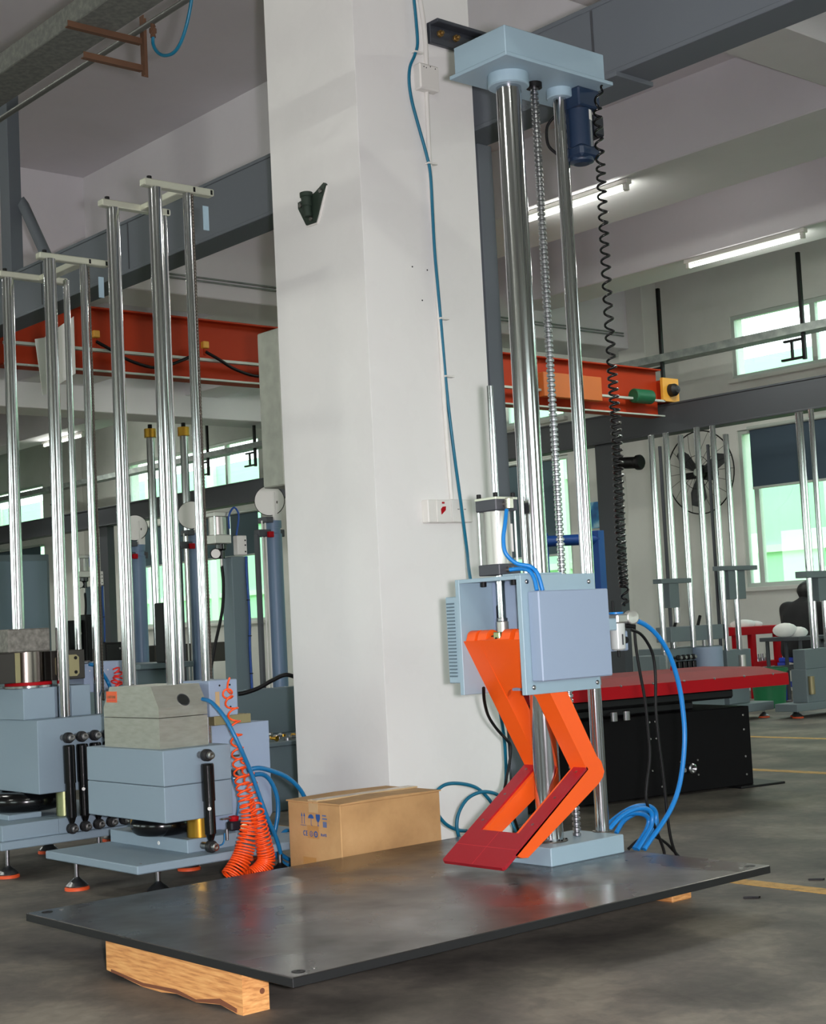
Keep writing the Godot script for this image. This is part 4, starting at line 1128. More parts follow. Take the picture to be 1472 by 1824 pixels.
func far_testers():
	# ---- three grey pole testers in a row behind the red vibration table
	var t := thing("pole_tester", "grey pole tester standing behind the red table's left half, slim bar across its two poles", "test machine", v(10.2, 0, -8.6))
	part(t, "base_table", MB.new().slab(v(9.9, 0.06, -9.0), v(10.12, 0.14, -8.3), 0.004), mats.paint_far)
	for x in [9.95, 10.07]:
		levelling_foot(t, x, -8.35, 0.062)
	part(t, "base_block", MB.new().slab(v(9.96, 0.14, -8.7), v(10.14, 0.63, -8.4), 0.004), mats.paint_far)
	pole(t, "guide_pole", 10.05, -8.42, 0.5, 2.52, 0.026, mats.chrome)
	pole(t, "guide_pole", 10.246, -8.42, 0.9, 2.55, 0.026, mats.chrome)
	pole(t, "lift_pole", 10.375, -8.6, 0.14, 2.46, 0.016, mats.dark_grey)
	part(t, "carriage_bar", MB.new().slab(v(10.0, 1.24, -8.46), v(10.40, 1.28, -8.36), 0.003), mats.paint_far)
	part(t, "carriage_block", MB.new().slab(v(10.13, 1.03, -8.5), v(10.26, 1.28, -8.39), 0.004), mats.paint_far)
	var c := thing("pole_tester", "grey pole tester with a pale drum and small black dampers, behind the red table's middle", "test machine", v(10.6, 0, -8.6))
	part(c, "base_table", MB.new().slab(v(10.15, 0.06, -8.8), v(10.86, 0.14, -8.45), 0.004), mats.paint_far)
	for x in [10.2, 10.8]:
		levelling_foot(c, x, -8.5, 0.062)
	part(c, "base_block", MB.new().slab(v(10.15, 0.14, -8.8), v(10.88, 0.68, -8.46), 0.004), mats.paint_far)
	part(c, "pale_drum", MB.new().lathe(v(10.6, 0.45, -8.4), Vector3.UP, [[0, 0], [0.135, 0], [0.135, 0.225], [0, 0.225]], 28), mats.panel)
	for k in 4:
		damper(c, 10.2 + k * 0.065, -8.39, 0.36, 0.60, -8.46, false)
	part(c, "cross_head", MB.new().slab(v(10.165, 0.735, -8.6), v(10.88, 0.865, -8.43), 0.004), mats.paint_far)
	for x in [10.3, 10.62]:
		part(c, "clamp_handle", MB.new().cyl(v(x, 0.865, -8.5), v(x + 0.04, 0.95, -8.5), 0.014, 8), mats.black)
	for x in [10.22, 10.63]:
		part(c, "pin", MB.new().cyl(v(x, 0.68, -8.45), v(x, 0.74, -8.45), 0.02, 10), mats.chrome)
	pole(c, "guide_pole", 10.445, -8.42, 0.68, 2.54, 0.026, mats.chrome)
	pole(c, "guide_pole", 10.679, -8.42, 0.68, 2.62, 0.026, mats.chrome)
	pole(c, "guide_pole", 10.84, -8.55, 0.68, 2.6, 0.026, mats.chrome)
	var r := thing("pole_tester", "grey pole tester at the red table's far end, levelling foot in plain view", "test machine", v(11.2, 0, -8.7))
	part(r, "base_table", MB.new().slab(v(10.95, 0.066, -8.62), v(11.49, 0.142, -8.38), 0.004), mats.paint_far)
	for x in [11.0, 11.37]:
		levelling_foot(r, x, -8.41, 0.068)
	part(r, "base_block", MB.new().slab(v(11.0, 0.142, -8.62), v(11.3, 0.46, -8.5), 0.004), mats.paint_far)
	part(r, "drum_block", MB.new().slab(v(10.9, 0.44, -8.6), v(11.25, 0.63, -8.42), 0.004), mats.paint_far)
	part(r, "drum", MB.new().cyl(v(11.1, 0.45, -8.41), v(11.1, 0.58, -8.41), 0.035, 18), mats.alu)
	pole(r, "guide_pole", 10.93, -8.44, 0.62, 2.65, 0.026, mats.chrome)
	pole(r, "guide_pole", 11.115, -8.44, 0.62, 2.58, 0.026, mats.chrome)
	part(r, "rack_post", MB.new().slab(v(11.0, 0.62, -8.58), v(11.03, 2.5, -8.56), 0.003), mats.dark_grey)
	part(r, "carriage_bar", MB.new().slab(v(10.85, 1.34, -8.48), v(11.38, 1.38, -8.38), 0.003), mats.paint_far)
	part(r, "carriage_block", MB.new().slab(v(11.0, 1.08, -8.55), v(11.24, 1.34, -8.42), 0.004), mats.paint_far)
	# ---- another at the picture's edge
	var e := thing("pole_tester", "grey pole tester beside the seated person, with a cross bar and stepped base", "test machine", v(11.7, 0, -8.2))
	part(e, "base_table", MB.new().slab(v(11.276, 0.06, -8.22), v(12.1, 0.128, -7.98), 0.004), mats.paint_far)
	for p in [v(11.36, 0, -8.04), v(11.5, 0, -8.16), v(12.0, 0, -8.04)]:
		levelling_foot(e, p.x, p.z, 0.062)
	part(e, "base_block", MB.new().slab(v(11.47, 0.128, -8.16), v(12.0, 0.423, -8.0), 0.004), mats.paint_far)
	part(e, "base_block", MB.new().slab(v(11.5, 0.423, -8.15), v(11.95, 0.6, -8.02), 0.004), mats.paint_far)
	part(e, "bush", MB.new().cyl(v(11.52, 0.2, -7.985), v(11.52, 0.36, -7.985), 0.03, 14), mats.olive_plate)
	pole(e, "guide_pole", 11.69, -8.05, 0.6, 2.755, 0.026, mats.chrome)
	pole(e, "guide_pole", 11.9, -8.05, 0.6, 2.80, 0.026, mats.chrome)
	pole(e, "lift_pole", 11.84, -8.12, 0.6, 2.78, 0.02, mats.chrome)
	part(e, "rack_post", MB.new().slab(v(11.78, 0.6, -8.14), v(11.8, 2.74, -8.12), 0.003), mats.dark_grey)
	part(e, "carriage_bar", MB.new().slab(v(11.55, 1.24, -8.1), v(12.1, 1.30, -7.98), 0.003), mats.paint_far)
	part(e, "carriage_block", MB.new().slab(v(11.76, 1.03, -8.12), v(11.98, 1.24, -8.0), 0.004), mats.paint_far)

# a smooth surface round tapered bones [a, ra, b, rb], by surface nets
func flesh(bones: Array, cell: float, k: float) -> MB:
	var lo := Vector3.ONE * 1e9
	var hi := -lo
	for b in bones:
		for e in [[b[0], b[1]], [b[2], b[3]]]:
			lo = lo.min(e[0] - Vector3.ONE * (e[1] + 3 * cell))
			hi = hi.max(e[0] + Vector3.ONE * (e[1] + 3 * cell))
	var n := Vector3i(((hi - lo) / cell).ceil()) + Vector3i.ONE
	var f := PackedFloat32Array()
	f.resize(n.x * n.y * n.z)
	for z in n.z:
		for y in n.y:
			for x in n.x:
				var p := lo + Vector3(x, y, z) * cell
				var d := 1e3
				for b in bones:
					var ab: Vector3 = b[2] - b[0]
					var t: float = clampf((p - b[0]).dot(ab) / maxf(ab.length_squared(), 1e-9), 0, 1)
					var e: float = p.distance_to(b[0] + ab * t) - lerpf(b[1], b[3], t)
					var h: float = maxf(k - absf(d - e), 0.0) / k
					d = minf(d, e) - h * h * k * 0.25
				f[(z * n.y + y) * n.x + x] = d
	var ids := {}
	var pos := []
	var sx := 1
	var sy := n.x
	var sz := n.x * n.y
	for z in n.z - 1:
		for y in n.y - 1:
			for x in n.x - 1:
				var i := (z * n.y + y) * n.x + x
				var c := Vector3.ZERO
				var m := 0
				for ed in [[0, 1], [2, 3], [4, 5], [6, 7], [0, 2], [1, 3], [4, 6], [5, 7], [0, 4], [1, 5], [2, 6], [3, 7]]:
					var o0 := Vector3(ed[0] & 1, (ed[0] >> 1) & 1, ed[0] >> 2)
					var o1 := Vector3(ed[1] & 1, (ed[1] >> 1) & 1, ed[1] >> 2)
					var f0 := f[i + int(o0.x) + int(o0.y) * sy + int(o0.z) * sz]
					var f1 := f[i + int(o1.x) + int(o1.y) * sy + int(o1.z) * sz]
					if (f0 < 0) != (f1 < 0):
						c += o0.lerp(o1, f0 / (f0 - f1))
						m += 1
				if m > 0:
					ids[i] = pos.size()
					pos.append(lo + (Vector3(x, y, z) + c / m) * cell)
	var quads := []
	var nor := []
	nor.resize(pos.size())
	nor.fill(Vector3.ZERO)
	for z in range(1, n.z - 1):
		for y in range(1, n.y - 1):
			for x in range(1, n.x - 1):
				var i := (z * n.y + y) * n.x + x
				for a in [[sx, sy, sz], [sy, sz, sx], [sz, sx, sy]]:
					if (f[i] < 0) != (f[i + a[0]] < 0):
						var q := [ids[i - a[1] - a[2]], ids[i - a[2]], ids[i], ids[i - a[1]]]
						var nn: Vector3 = (pos[q[2]] - pos[q[0]]).cross(pos[q[3]] - pos[q[1]])
						if f[i] >= 0:
							nn = -nn
						for j in q:
							nor[j] += nn
						quads.append(q)
	var mb := MB.new()
	for q in quads:
		mb.tri(pos[q[0]], pos[q[1]], pos[q[2]], nor[q[0]], nor[q[1]], nor[q[2]])
		mb.tri(pos[q[0]], pos[q[2]], pos[q[3]], nor[q[0]], nor[q[2]], nor[q[3]])
	return mb

func seated_person():
	# blue stool first; the person faces the wall (+x), seen from behind
	var c := v(13.62, 0, -9.55)
	var s := thing("stool", "blue plastic stool under the seated person", "stool", c)
	part(s, "seat", MB.new().slab(v(c.x - 0.17, 0.40, c.z - 0.17), v(c.x + 0.17, 0.45, c.z + 0.17), 0.012), mats.blue)
	for a in [-1, 1]:
		for b in [-1, 1]:
			part(s, "leg", MB.new().prism([[-0.035, 0], [0.035, 0], [0.045, 0.4], [-0.045, 0.4]], v(c.x + a * 0.15 - 0.015, 0, c.z + b * 0.14), v(0, 0, 1), v(0, 1, 0), v(0.03, 0, 0)), mats.blue)
	part(s, "rail", MB.new().slab(v(c.x - 0.16, 0.14, c.z - 0.13), v(c.x - 0.14, 0.2, c.z + 0.13), 0.004), mats.blue)
	part(s, "rail", MB.new().slab(v(c.x + 0.14, 0.14, c.z - 0.13), v(c.x + 0.16, 0.2, c.z + 0.13), 0.004), mats.blue)
	var p := thing("person", "person in a black jacket seated on the blue stool, head bent over work", "person", c + v(0, 0.45, 0))
	var hip := c + v(0, 0.54, 0)
	var chest := c + v(0.05, 0.86, 0)
	var neck := c + v(0.13, 1.04, 0)
	var head := c + v(0.2, 1.13, 0)
	var bones := [[hip, 0.1, chest, 0.1], [chest, 0.1, neck, 0.05], [neck, 0.052, head, 0.06], [head + v(0.0, 0.01, 0), 0.09, head + v(0.035, -0.03, 0), 0.075]]
	var coat := [[hip + v(-0.02, -0.02, -0.07), 0.135, chest + v(0, 0, -0.08), 0.135], [hip + v(-0.02, -0.02, 0.07), 0.135, chest + v(0, 0, 0.08), 0.135], [chest + v(0.02, 0.09, -0.13), 0.085, chest + v(0.02, 0.09, 0.13), 0.085], [chest + v(0, 0.08, 0), 0.1, neck, 0.065]]
	var legs := []
	for k in [-1, 1]:
		var sh: Vector3 = chest + v(0.03, 0.1, 0.2 * k)
		var el: Vector3 = chest + v(0.1, -0.18, 0.25 * k)
		var wr: Vector3 = chest + v(0.27, -0.2, 0.05 * k)
		bones.append([sh, 0.04, el, 0.034])
		bones.append([el, 0.034, wr, 0.026])
		bones.append([wr, 0.03, wr + v(0.08, -0.01, -0.02 * k), 0.03])
		for f in 4:
			bones.append([wr + v(0.08, -0.01, (f - 1.5) * 0.02), 0.01, wr + v(0.14 - 0.008 * absf(f - 1.2), -0.045, (f - 1.5) * 0.022 - 0.02 * k), 0.009])
		bones.append([wr + v(0.04, 0, -0.03 * k), 0.012, wr + v(0.1, -0.02, -0.06 * k), 0.01])
		coat.append([sh, 0.075, el, 0.06])
		coat.append([el, 0.06, wr, 0.042])
		var kn: Vector3 = hip + v(0.42, 0.0, 0.13 * k)
		var an: Vector3 = v(kn.x + 0.02, 0.09, kn.z)
		bones.append([hip + v(0, 0, 0.09 * k), 0.09, kn, 0.06])
		bones.append([kn, 0.055, an, 0.04])
		bones.append([an, 0.04, an + v(0.13, -0.045, 0.02 * k), 0.035])
		legs.append([hip + v(0, 0, 0.09 * k), 0.115, kn, 0.08])
		legs.append([kn, 0.078, an + v(0, 0.02, 0), 0.06])
		part(p, "shoe", flesh([[an + v(-0.04, -0.05, 0), 0.04, an + v(0.15, -0.055, 0.02 * k), 0.036]], 0.015, 0.02), mats.black)
	part(p, "body", flesh(bones, 0.018, 0.03), mats.skin)
	part(p, "jacket", flesh(coat, 0.022, 0.06), mats.jacket)
	part(p, "trousers", flesh(legs, 0.022, 0.05), mats.dark_grey)
	part(p, "hair", flesh([[head + v(-0.03, 0.025, 0), 0.088, head + v(0.01, 0.045, 0), 0.085], [head + v(-0.04, 0.0, 0), 0.08, head + v(-0.05, -0.035, 0), 0.06]], 0.014, 0.04), mats.hair)
	for k in [-1, 1]:
		part(p, "ear", MB.new().ball(head + v(0.01, 0.0, 0.09 * k), 0.03, v(0.7, 1, 0.4), 8), mats.skin)

func left_far():
	# ---- three tall pulley testers with white discs, one behind the other
	var k := 0
	for q in [[v(6.0, 0, -8.39), "tall blue cylinder tester with a white pulley disc, nearest the pillar"], [v(6.08, 0, -9.5), "tall blue cylinder tester whose white pulley disc shows behind the thin chrome poles"], [v(6.28, 0, -10.66), "tall blue cylinder tester, its pulley disc half hidden by the wedge tester's left thick pole"]]:
		pulley_tester(q[0], q[1])
	# ---- pneumatic press post with gauge
	press_post(v(5.258,0.993,-7.784), "grey square press post with an air cylinder, gauge and black hose, left of the pillar", 1.0)
	press_post(v(6.527,1.052,-11.853), "smaller grey press post with air cylinder seen between the far tester's poles", 1.0)
	# ---- tall chrome posts with brass caps
	var t := thing("brass_cap_stand", "pair of tall chrome posts with brass caps standing behind the wedge tester", "test machine", v(7.2, 0, -11.7))
	for p in [v(7.071,1.676,-11.718), v(7.299,1.661,-11.522)]:
		var po := pole(t, "chrome_post", p.x, p.z, 0.1, 2.79, 0.036, mats.chrome)
		part(po, "brass_cap", MB.new().cyl(v(p.x, 2.79, p.z), v(p.x, 2.87, p.z), 0.054, 18), mats.brass)
		part(po, "cap_screw", MB.new().cyl(v(p.x, 2.87, p.z), v(p.x, 2.91, p.z), 0.02, 10), mats.black)
	var b0: Vector3 = v(7.196,0.669,-11.709)
	part(t, "base_table", MB.new().slab(v(b0.x - 0.25, 0.0, b0.z - 0.3), v(b0.x + 0.25, 0.75, b0.z + 0.3), 0.006), mats.paint_far)
	part(t, "clamp_beam", MB.new().slab(v(b0.x - 0.35, 0.76, b0.z + 0.1), v(b0.x + 0.4, 0.93, b0.z + 0.3), 0.006), mats.dark_steel)
	# ---- locker and benches
	t = thing("tall_locker", "wide grey-blue steel locker against the far side, behind the leftmost chrome pole", "locker", v(6.1, 0, -13.0))
	part(t, "locker_body", MB.new().slab(v(5.3, 0, -13.4), v(6.62, 1.82, -12.85), 0.006), mats.locker)
	for x in [5.32, 5.64, 5.96, 6.28]:
		var d := part(t, "door", MB.new().slab(v(x + 0.012, 0.08, -12.85), v(x + 0.308, 1.76, -12.83), 0.004), mats.locker_door)
		part(d, "handle", MB.new().slab(v(x + 0.26, 0.85, -12.83), v(x + 0.275, 1.0, -12.81), 0.003), mats.steel)
	t = thing("workbench", "long grey-green workbench carrying black instruments, behind the shock testers", "workbench", v(6.2, 0, -9.9))
	part(t, "bench_top", MB.new().slab(v(5.4, 0.78, -11.7), v(5.84, 0.82, -9.2), 0.006), mats.locker)
	part(t, "bench_cabinet", MB.new().slab(v(5.43, 0.0, -11.6), v(5.82, 0.78, -9.3), 0.006), mats.locker)
	for q in [[v(5.66,0.837,-9.989), 0.24, 0.16, "black instrument box with a round button on the bench, left of the wedge tester"], [v(5.62,0.834,-10.501), 0.2, 0.34, "tall black monitor box on the bench, behind the far tester's thin pole"], [v(5.66,0.85,-9.247), 0.13, 0.42, "narrow black box standing on the bench, between the two thick wedge tester poles"], [v(5.7,0.833,-10.454), 0.11, 0.38, "upright black speaker-shaped box on the bench, under the small press post"]]:
		var p: Vector3 = q[0]
		var ib := thing("instrument_box", q[3], "instrument", v(p.x, 0.82, p.z), "black instruments on the bench")
		part(ib, "case", MB.new().slab(v(p.x - q[1] / 2, 0.82, p.z - 0.06), v(p.x + q[1] / 2, 0.82 + q[2], p.z + 0.06), 0.006), mats.black)
		part(ib, "front_panel", MB.new().slab(v(p.x - q[1] / 2 + 0.015, 0.835, p.z + 0.06), v(p.x + q[1] / 2 - 0.015, 0.805 + q[2], p.z + 0.063), 0.002), mats.gloss_black)
		part(ib, "button", MB.new().cyl(v(p.x, 0.82 + q[2] * 0.7, p.z + 0.063), v(p.x, 0.82 + q[2] * 0.7, p.z + 0.072), 0.008, 10), mats.bolt)
	# low cabinet with loose fittings beside the pillar
	var lc: Vector3 = v(5.07,0.343,-7.082)
	t = thing("low_cabinet", "low grey-green steel cabinet beside the pillar foot, shiny fittings on top", "cabinet", v(lc.x, 0, lc.z))
	part(t, "cabinet_body", MB.new().slab(v(lc.x - 0.2, 0, lc.z - 0.5), v(lc.x + 0.5, 0.36, lc.z + 0.12), 0.005), mats.locker)
	part(t, "cabinet_top", MB.new().slab(v(lc.x - 0.22, 0.36, lc.z - 0.52), v(lc.x + 0.52, 0.385, lc.z + 0.14), 0.004), mats.locker)
	part(t, "back_panel", MB.new().slab(v(lc.x - 0.2, 0.385, lc.z - 0.5), v(lc.x + 0.5, 0.66, lc.z - 0.46), 0.004), mats.locker)
	var rng := RandomNumberGenerator.new()
	rng.seed = 4
	for i in 16:
		var p := v(lc.x - 0.14 + 0.09 * (i % 4) + rng.randf() * 0.04, 0.385, lc.z + 0.08 - 0.1 * (i / 4) + rng.randf() * 0.04)
		var a := rng.randf() * TAU
		var fb := MB.new()
		if i % 2 == 0:
			fb.lathe(p + v(0, 0.016, 0), v(cos(a), 0, sin(a)), [[0, 0], [0.016, 0], [0.016, 0.014], [0.009, 0.016], [0.009, 0.05], [0, 0.05]], 6)
		else:
			fb.ring(p, Vector3.UP, 0.008, 0.018, 0.014, 6)
		solo("hose_fitting", "small shiny metal fitting lying loose on the low grey-green cabinet", "fitting", fb, mats.steel if i % 3 else mats.brass, "loose fittings on the low cabinet")
	solo("black_cable", "thick black cable drooping from the pillar to the grey press post", "cable", MB.new().tube(spline([v(4.873,0.655,-7.222), v(4.902,0.66,-7.196), v(4.958,0.682,-7.146), v(5.018,0.722,-7.09), v(5.078,0.75,-7.035), v(5.139,0.721,-6.986)], 8), 0.012, 8), mats.black)

func pulley_tester(p: Vector3, label: String):
	var t := thing("pulley_tester", label, "test machine", p, "pulley testers beyond the near machines")
	part(t, "cylinder_body", MB.new().lathe(v(p.x, 0.6, p.z), Vector3.UP, [[0, 0], [0.058, 0], [0.058, 1.06], [0.05, 1.065], [0.05, 1.1], [0.058, 1.1], [0.058, 1.15], [0, 1.15]], 28), mats.cylinder_blue)
	part(t, "seal_ring", MB.new().cyl(v(p.x, 1.70, p.z), v(p.x, 1.735, p.z), 0.052, 24), mats.black)
	var d := part(t, "pulley_disc", MB.new().lathe(v(p.x - 0.02, 1.888, p.z), v(-0.65, 0, 0.76), [[0, -0.012], [0.1, -0.012], [0.1, 0.012], [0, 0.012]], 36), mats.white_plastic)
	part(d, "pulley_rim", MB.new().torus(v(p.x - 0.02, 1.888, p.z), v(-0.65, 0, 0.76), 0.1, 0.005, 36, 6), mats.black)
	var f := part(t, "pulley_fork", MB.new().slab(v(p.x - 0.01, 1.75, p.z + 0.0), v(p.x + 0.05, 1.945, p.z + 0.035), 0.003), mats.white_plastic)
	part(f, "axle_nut", MB.new().cyl(v(p.x + 0.02, 1.875, p.z + 0.03), v(p.x + 0.02, 1.875, p.z + 0.045), 0.014, 6), mats.gun)
	part(t, "head_block", MB.new().slab(v(p.x - 0.09, 1.735, p.z - 0.05), v(p.x - 0.03, 1.775, p.z + 0.05), 0.003), mats.dark_grey)
	for x in [-0.105, -0.078]:
		pole(t, "guide_rod", p.x + x, p.z + 0.02, 0.5, 1.75, 0.006, mats.white_plastic, 10)
	part(t, "slide_rail", MB.new().slab(v(p.x - 0.15, 0.5, p.z - 0.02), v(p.x - 0.125, 1.66, p.z + 0.02), 0.003), mats.dark_grey)
	var c := part(t, "rail_clamp", MB.new().slab(v(p.x - 0.14, 1.64, p.z - 0.03), v(p.x + 0.075, 1.69, p.z + 0.03), 0.004), mats.dark_grey)
	part(c, "red_catch", MB.new().slab(v(p.x - 0.075, 1.635, p.z + 0.03), v(p.x - 0.035, 1.675, p.z + 0.06), 0.004), mats.red)
	part(t, "machine_base", MB.new().slab(v(p.x - 0.2, 0.0, p.z - 0.25), v(p.x + 0.35, 0.52, p.z + 0.12), 0.006), mats.locker)
	part(t, "base_plate", MB.new().slab(v(p.x - 0.22, 0.52, p.z - 0.27), v(p.x + 0.37, 0.545, p.z + 0.14), 0.004), mats.paint_far)
	part(t, "column_flange", MB.new().cyl(v(p.x, 0.545, p.z), v(p.x, 0.61, p.z), 0.08, 24), mats.paint_far)

func press_post(p: Vector3, label: String, s: float):
	var t := thing("press_post", label, "test machine", v(p.x, 0, p.z))
	part(t, "post", MB.new().slab(v(p.x - 0.055, 0, p.z - 0.06), v(p.x + 0.055, 1.47, p.z + 0.06), 0.004), mats.locker)
	part(t, "post_edge", MB.new().slab(v(p.x + 0.056, 0, p.z - 0.06), v(p.x + 0.066, 1.47, p.z + 0.06), 0.002), mats.frame_alu)
	var vb := part(t, "valve_block", MB.new().slab(v(p.x + 0.0, 1.48, p.z + 0.0), v(p.x + 0.07, 1.6, p.z + 0.05), 0.004), mats.white_plastic)
	for y in [1.50, 1.54, 1.57]:
		part(vb, "valve_screw", MB.new().cyl(v(p.x + 0.055, y, p.z + 0.05), v(p.x + 0.055, y, p.z + 0.056), 0.005, 8), mats.black)
	var c := part(t, "air_cylinder", MB.new().lathe(v(p.x - 0.11, 1.6, p.z), Vector3.UP, [[0, 0], [0.055, 0], [0.055, 0.12], [0, 0.12]], 24), mats.alu)
	part(c, "end_cap", MB.new().slab(v(p.x - 0.17, 1.55, p.z - 0.06), v(p.x - 0.05, 1.605, p.z + 0.06), 0.004), mats.alu)
	part(c, "end_cap", MB.new().slab(v(p.x - 0.17, 1.715, p.z - 0.06), v(p.x - 0.05, 1.745, p.z + 0.06), 0.004), mats.alu)
	part(c, "tie_rod", MB.new().cyl(v(p.x - 0.165, 1.6, p.z + 0.055), v(p.x - 0.165, 1.72, p.z + 0.055), 0.005, 8), mats.chrome)
	part(c, "tie_rod", MB.new().cyl(v(p.x - 0.055, 1.6, p.z + 0.055), v(p.x - 0.055, 1.72, p.z + 0.055), 0.005, 8), mats.chrome)
	var rg := part(t, "regulator", MB.new().lathe(v(p.x - 0.09, 1.46, p.z), Vector3.UP, [[0, 0], [0.022, 0], [0.022, 0.05], [0.035, 0.06], [0.035, 0.09], [0, 0.09]], 18), mats.gloss_black)
	part(rg, "gauge", MB.new().lathe(v(p.x - 0.15, 1.49, p.z + 0.03), v(-0.5, 0, 0.86), [[0, -0.02], [0.032, -0.02], [0.034, 0], [0.03, 0.003], [0, 0.003]], 20), mats.gloss_black)
	part(rg, "gauge_face", MB.new().lathe(v(p.x - 0.15, 1.49, p.z + 0.03), v(-0.5, 0, 0.86), [[0, 0.0045], [0.028, 0.0045]], 18), mats.white_plastic)
	part(t, "coupling", MB.new().cyl(v(p.x - 0.09, 1.41, p.z), v(p.x - 0.09, 1.46, p.z), 0.01, 10), mats.alu)
	part(t, "black_hose", MB.new().tube(spline([v(p.x - 0.09, 1.42, p.z), v(p.x - 0.09, 1.3, p.z + 0.01), v(p.x - 0.12, 1.14, p.z + 0.03), v(p.x - 0.19, 0.95, p.z + 0.05), v(p.x - 0.23, 0.8, p.z + 0.05)], 6), 0.01, 8), mats.black)
	part(t, "blue_hose", MB.new().tube(spline([v(p.x - 0.07, 1.64, p.z + 0.07), v(p.x - 0.075, 1.72, p.z + 0.08), v(p.x - 0.035, 1.77, p.z + 0.08), v(p.x + 0.0, 1.72, p.z + 0.075), v(p.x - 0.02, 1.6, p.z + 0.07)], 6), 0.006, 6), mats.rack_blue)
	part(t, "blue_hose", MB.new().tube(spline([v(p.x + 0.05, 1.47, p.z + 0.065), v(p.x + 0.045, 1.35, p.z + 0.07), v(p.x + 0.05, 1.1, p.z + 0.075), v(p.x + 0.045, 0.9, p.z + 0.07), v(p.x + 0.05, 0.6, p.z + 0.07)], 6), 0.008, 6), mats.rack_blue)
	for y in [1.2, 0.98, 0.75]:
		part(t, "cable_tie", MB.new().torus(v(p.x + 0.048, y, p.z + 0.071), Vector3.UP, 0.01, 0.003, 10, 5), mats.black)

func build_small():
	# ================= carton
	var zb := 1.0
	var ct := thing("cardboard_carton", "closed brown cardboard carton with blue handling marks, against the pillar foot", "carton", v(3.82, 0, -4.80))
	part(ct, "carton_body", MB.new().slab(v(3.578, 0, -4.985), v(4.09, 0.322, -4.645), 0.003), mats.carton)
	var lid := part(ct, "top_flap", MB.new().prism([[3.574, 0.322], [4.094, 0.322], [4.094, 0.327], [3.82, 0.333], [3.574, 0.327]], v(0, 0, -4.812), v(1, 0, 0), v(0, 1, 0), v(0, 0, 0.172)), mats.carton)
	part(ct, "top_flap", MB.new().prism([[3.574, 0.322], [4.094, 0.322], [4.094, 0.327], [3.82, 0.332], [3.574, 0.327]], v(0, 0, -4.99), v(1, 0, 0), v(0, 1, 0), v(0, 0, 0.174)), mats.carton)
	part(ct, "sealing_tape", MB.new().slab(v(3.574, 0.3285, -4.845), v(4.094, 0.3345, -4.785), 0.0005), mats.carton_tape)
	part(ct, "sealing_tape", MB.new().slab(v(3.5765, 0.285, -4.845), v(3.578, 0.329, -4.785), 0.0003), mats.carton_tape)
	for q in [[0.185, 0.235, -4.86, -4.785], [0.03, 0.11, -4.895, -4.81]]:
		part(ct, "tape_patch", MB.new().slab(v(3.5772, q[0], q[2]), v(3.5785, q[1], q[3]), 0.0002), mats.tape_brown)
	carton_print(ct)

	# ================= timbers under the plate
	var wb := MB.new()
	var prof := [[-4.11, 0.11], [-4.11, 0.02], [-4.02, 0.012], [-3.9, 0.0], [-3.8, 0.0], [-3.72, 0.008], [-3.62, 0.0], [-3.5, 0.012], [-3.42, 0.0], [-3.392, 0.0], [-3.392, 0.11]]
	var tb := solo("timber_block", "rough squared timber with a wavy bark edge under the plate's front left edge", "timber", wb.prism(prof, v(2.262, 0, 0), v(0, 0, 1), v(0, 1, 0), v(0.085, 0, 0)), mats.wood, "timbers under the base plate")
	part(tb, "bark_edge", MB.new().prism([[-4.08, 0.018], [-3.9, 0.004], [-3.72, 0.01], [-3.62, 0.002], [-3.5, 0.014], [-3.42, 0.004], [-3.42, 0.014], [-3.5, 0.028], [-3.62, 0.008], [-3.72, 0.02], [-3.9, 0.012], [-4.08, 0.026]], v(2.2595, 0, 0), v(0, 0, 1), v(0, 1, 0), v(0.003, 0, 0)), mats.bark)
	part(tb, "end_knot", MB.new().cyl(v(2.325, 0.052, -3.3925), v(2.325, 0.052, -3.391), 0.008, 12, 0.0002), mats.bark)
	solo("timber_block", "short timber end showing under the plate's far right part", "timber", MB.new().slab(v(4.085, 0, -3.99), v(4.19, 0.11, -3.455), 0.004), mats.wood, "timbers under the base plate")

	# ================= things on the pillar
	var b := thing("wall_box", "tall grey-green steel electrical box on the pillar's far side", "electrical box", v(4.3, 1.69, -5.83))
	part(b, "box_body", MB.new().slab(v(4.19, 1.685, -5.925), v(4.5, 2.437, -5.752), 0.006), mats.box_grey)
	part(b, "box_door", MB.new().slab(v(4.2, 1.70, -5.937), v(4.49, 2.42, -5.925), 0.004), mats.box_grey)
	part(b, "cable_gland", MB.new().cyl(v(4.26, 1.66, -5.8), v(4.26, 1.685, -5.8), 0.02, 14), mats.gun)
	solo("junction_box", "white surface box low on the pillar's far edge, below the grey-green electrical box", "electrical box", MB.new().slab(v(4.25, 1.29, -5.79), v(4.40, 1.49, -5.752), 0.005), mats.white_plastic)
	# cast bracket set in the plaster
	var cb := thing("cast_bracket", "dark green cast iron socket bracket bolted high on the pillar", "bracket", v(4.18, 2.95, -5.42))
	part(cb, "bracket_plate", MB.new().prism([[-5.53, 2.985], [-5.53, 2.955], [-5.475, 2.865], [-5.40, 2.865], [-5.385, 2.89], [-5.318, 3.02], [-5.33, 3.03], [-5.40, 3.0]], v(4.176, 0, 0), v(0, 0, 1), v(0, 1, 0), v(0.016, 0, 0)), mats.cast_green)
	part(cb, "socket_tube", MB.new().lathe(v(4.16, 2.895, -5.437), v(0, 1, -0.05), [[0, 0], [0.02, 0], [0.02, 0.045], [0.025, 0.05], [0.025, 0.09], [0.03, 0.093], [0.03, 0.112], [0.024, 0.112], [0.024, 0.1], [0, 0.1]], 20), mats.cast_green)
	for p in [v(4.176, 2.965, -5.505), v(4.176, 2.995, -5.35), v(4.176, 2.885, -5.43)]:
		part(cb, "anchor_nut", MB.new().cyl(p, p + v(-0.01, 0, 0), 0.011, 6), mats.bolt)
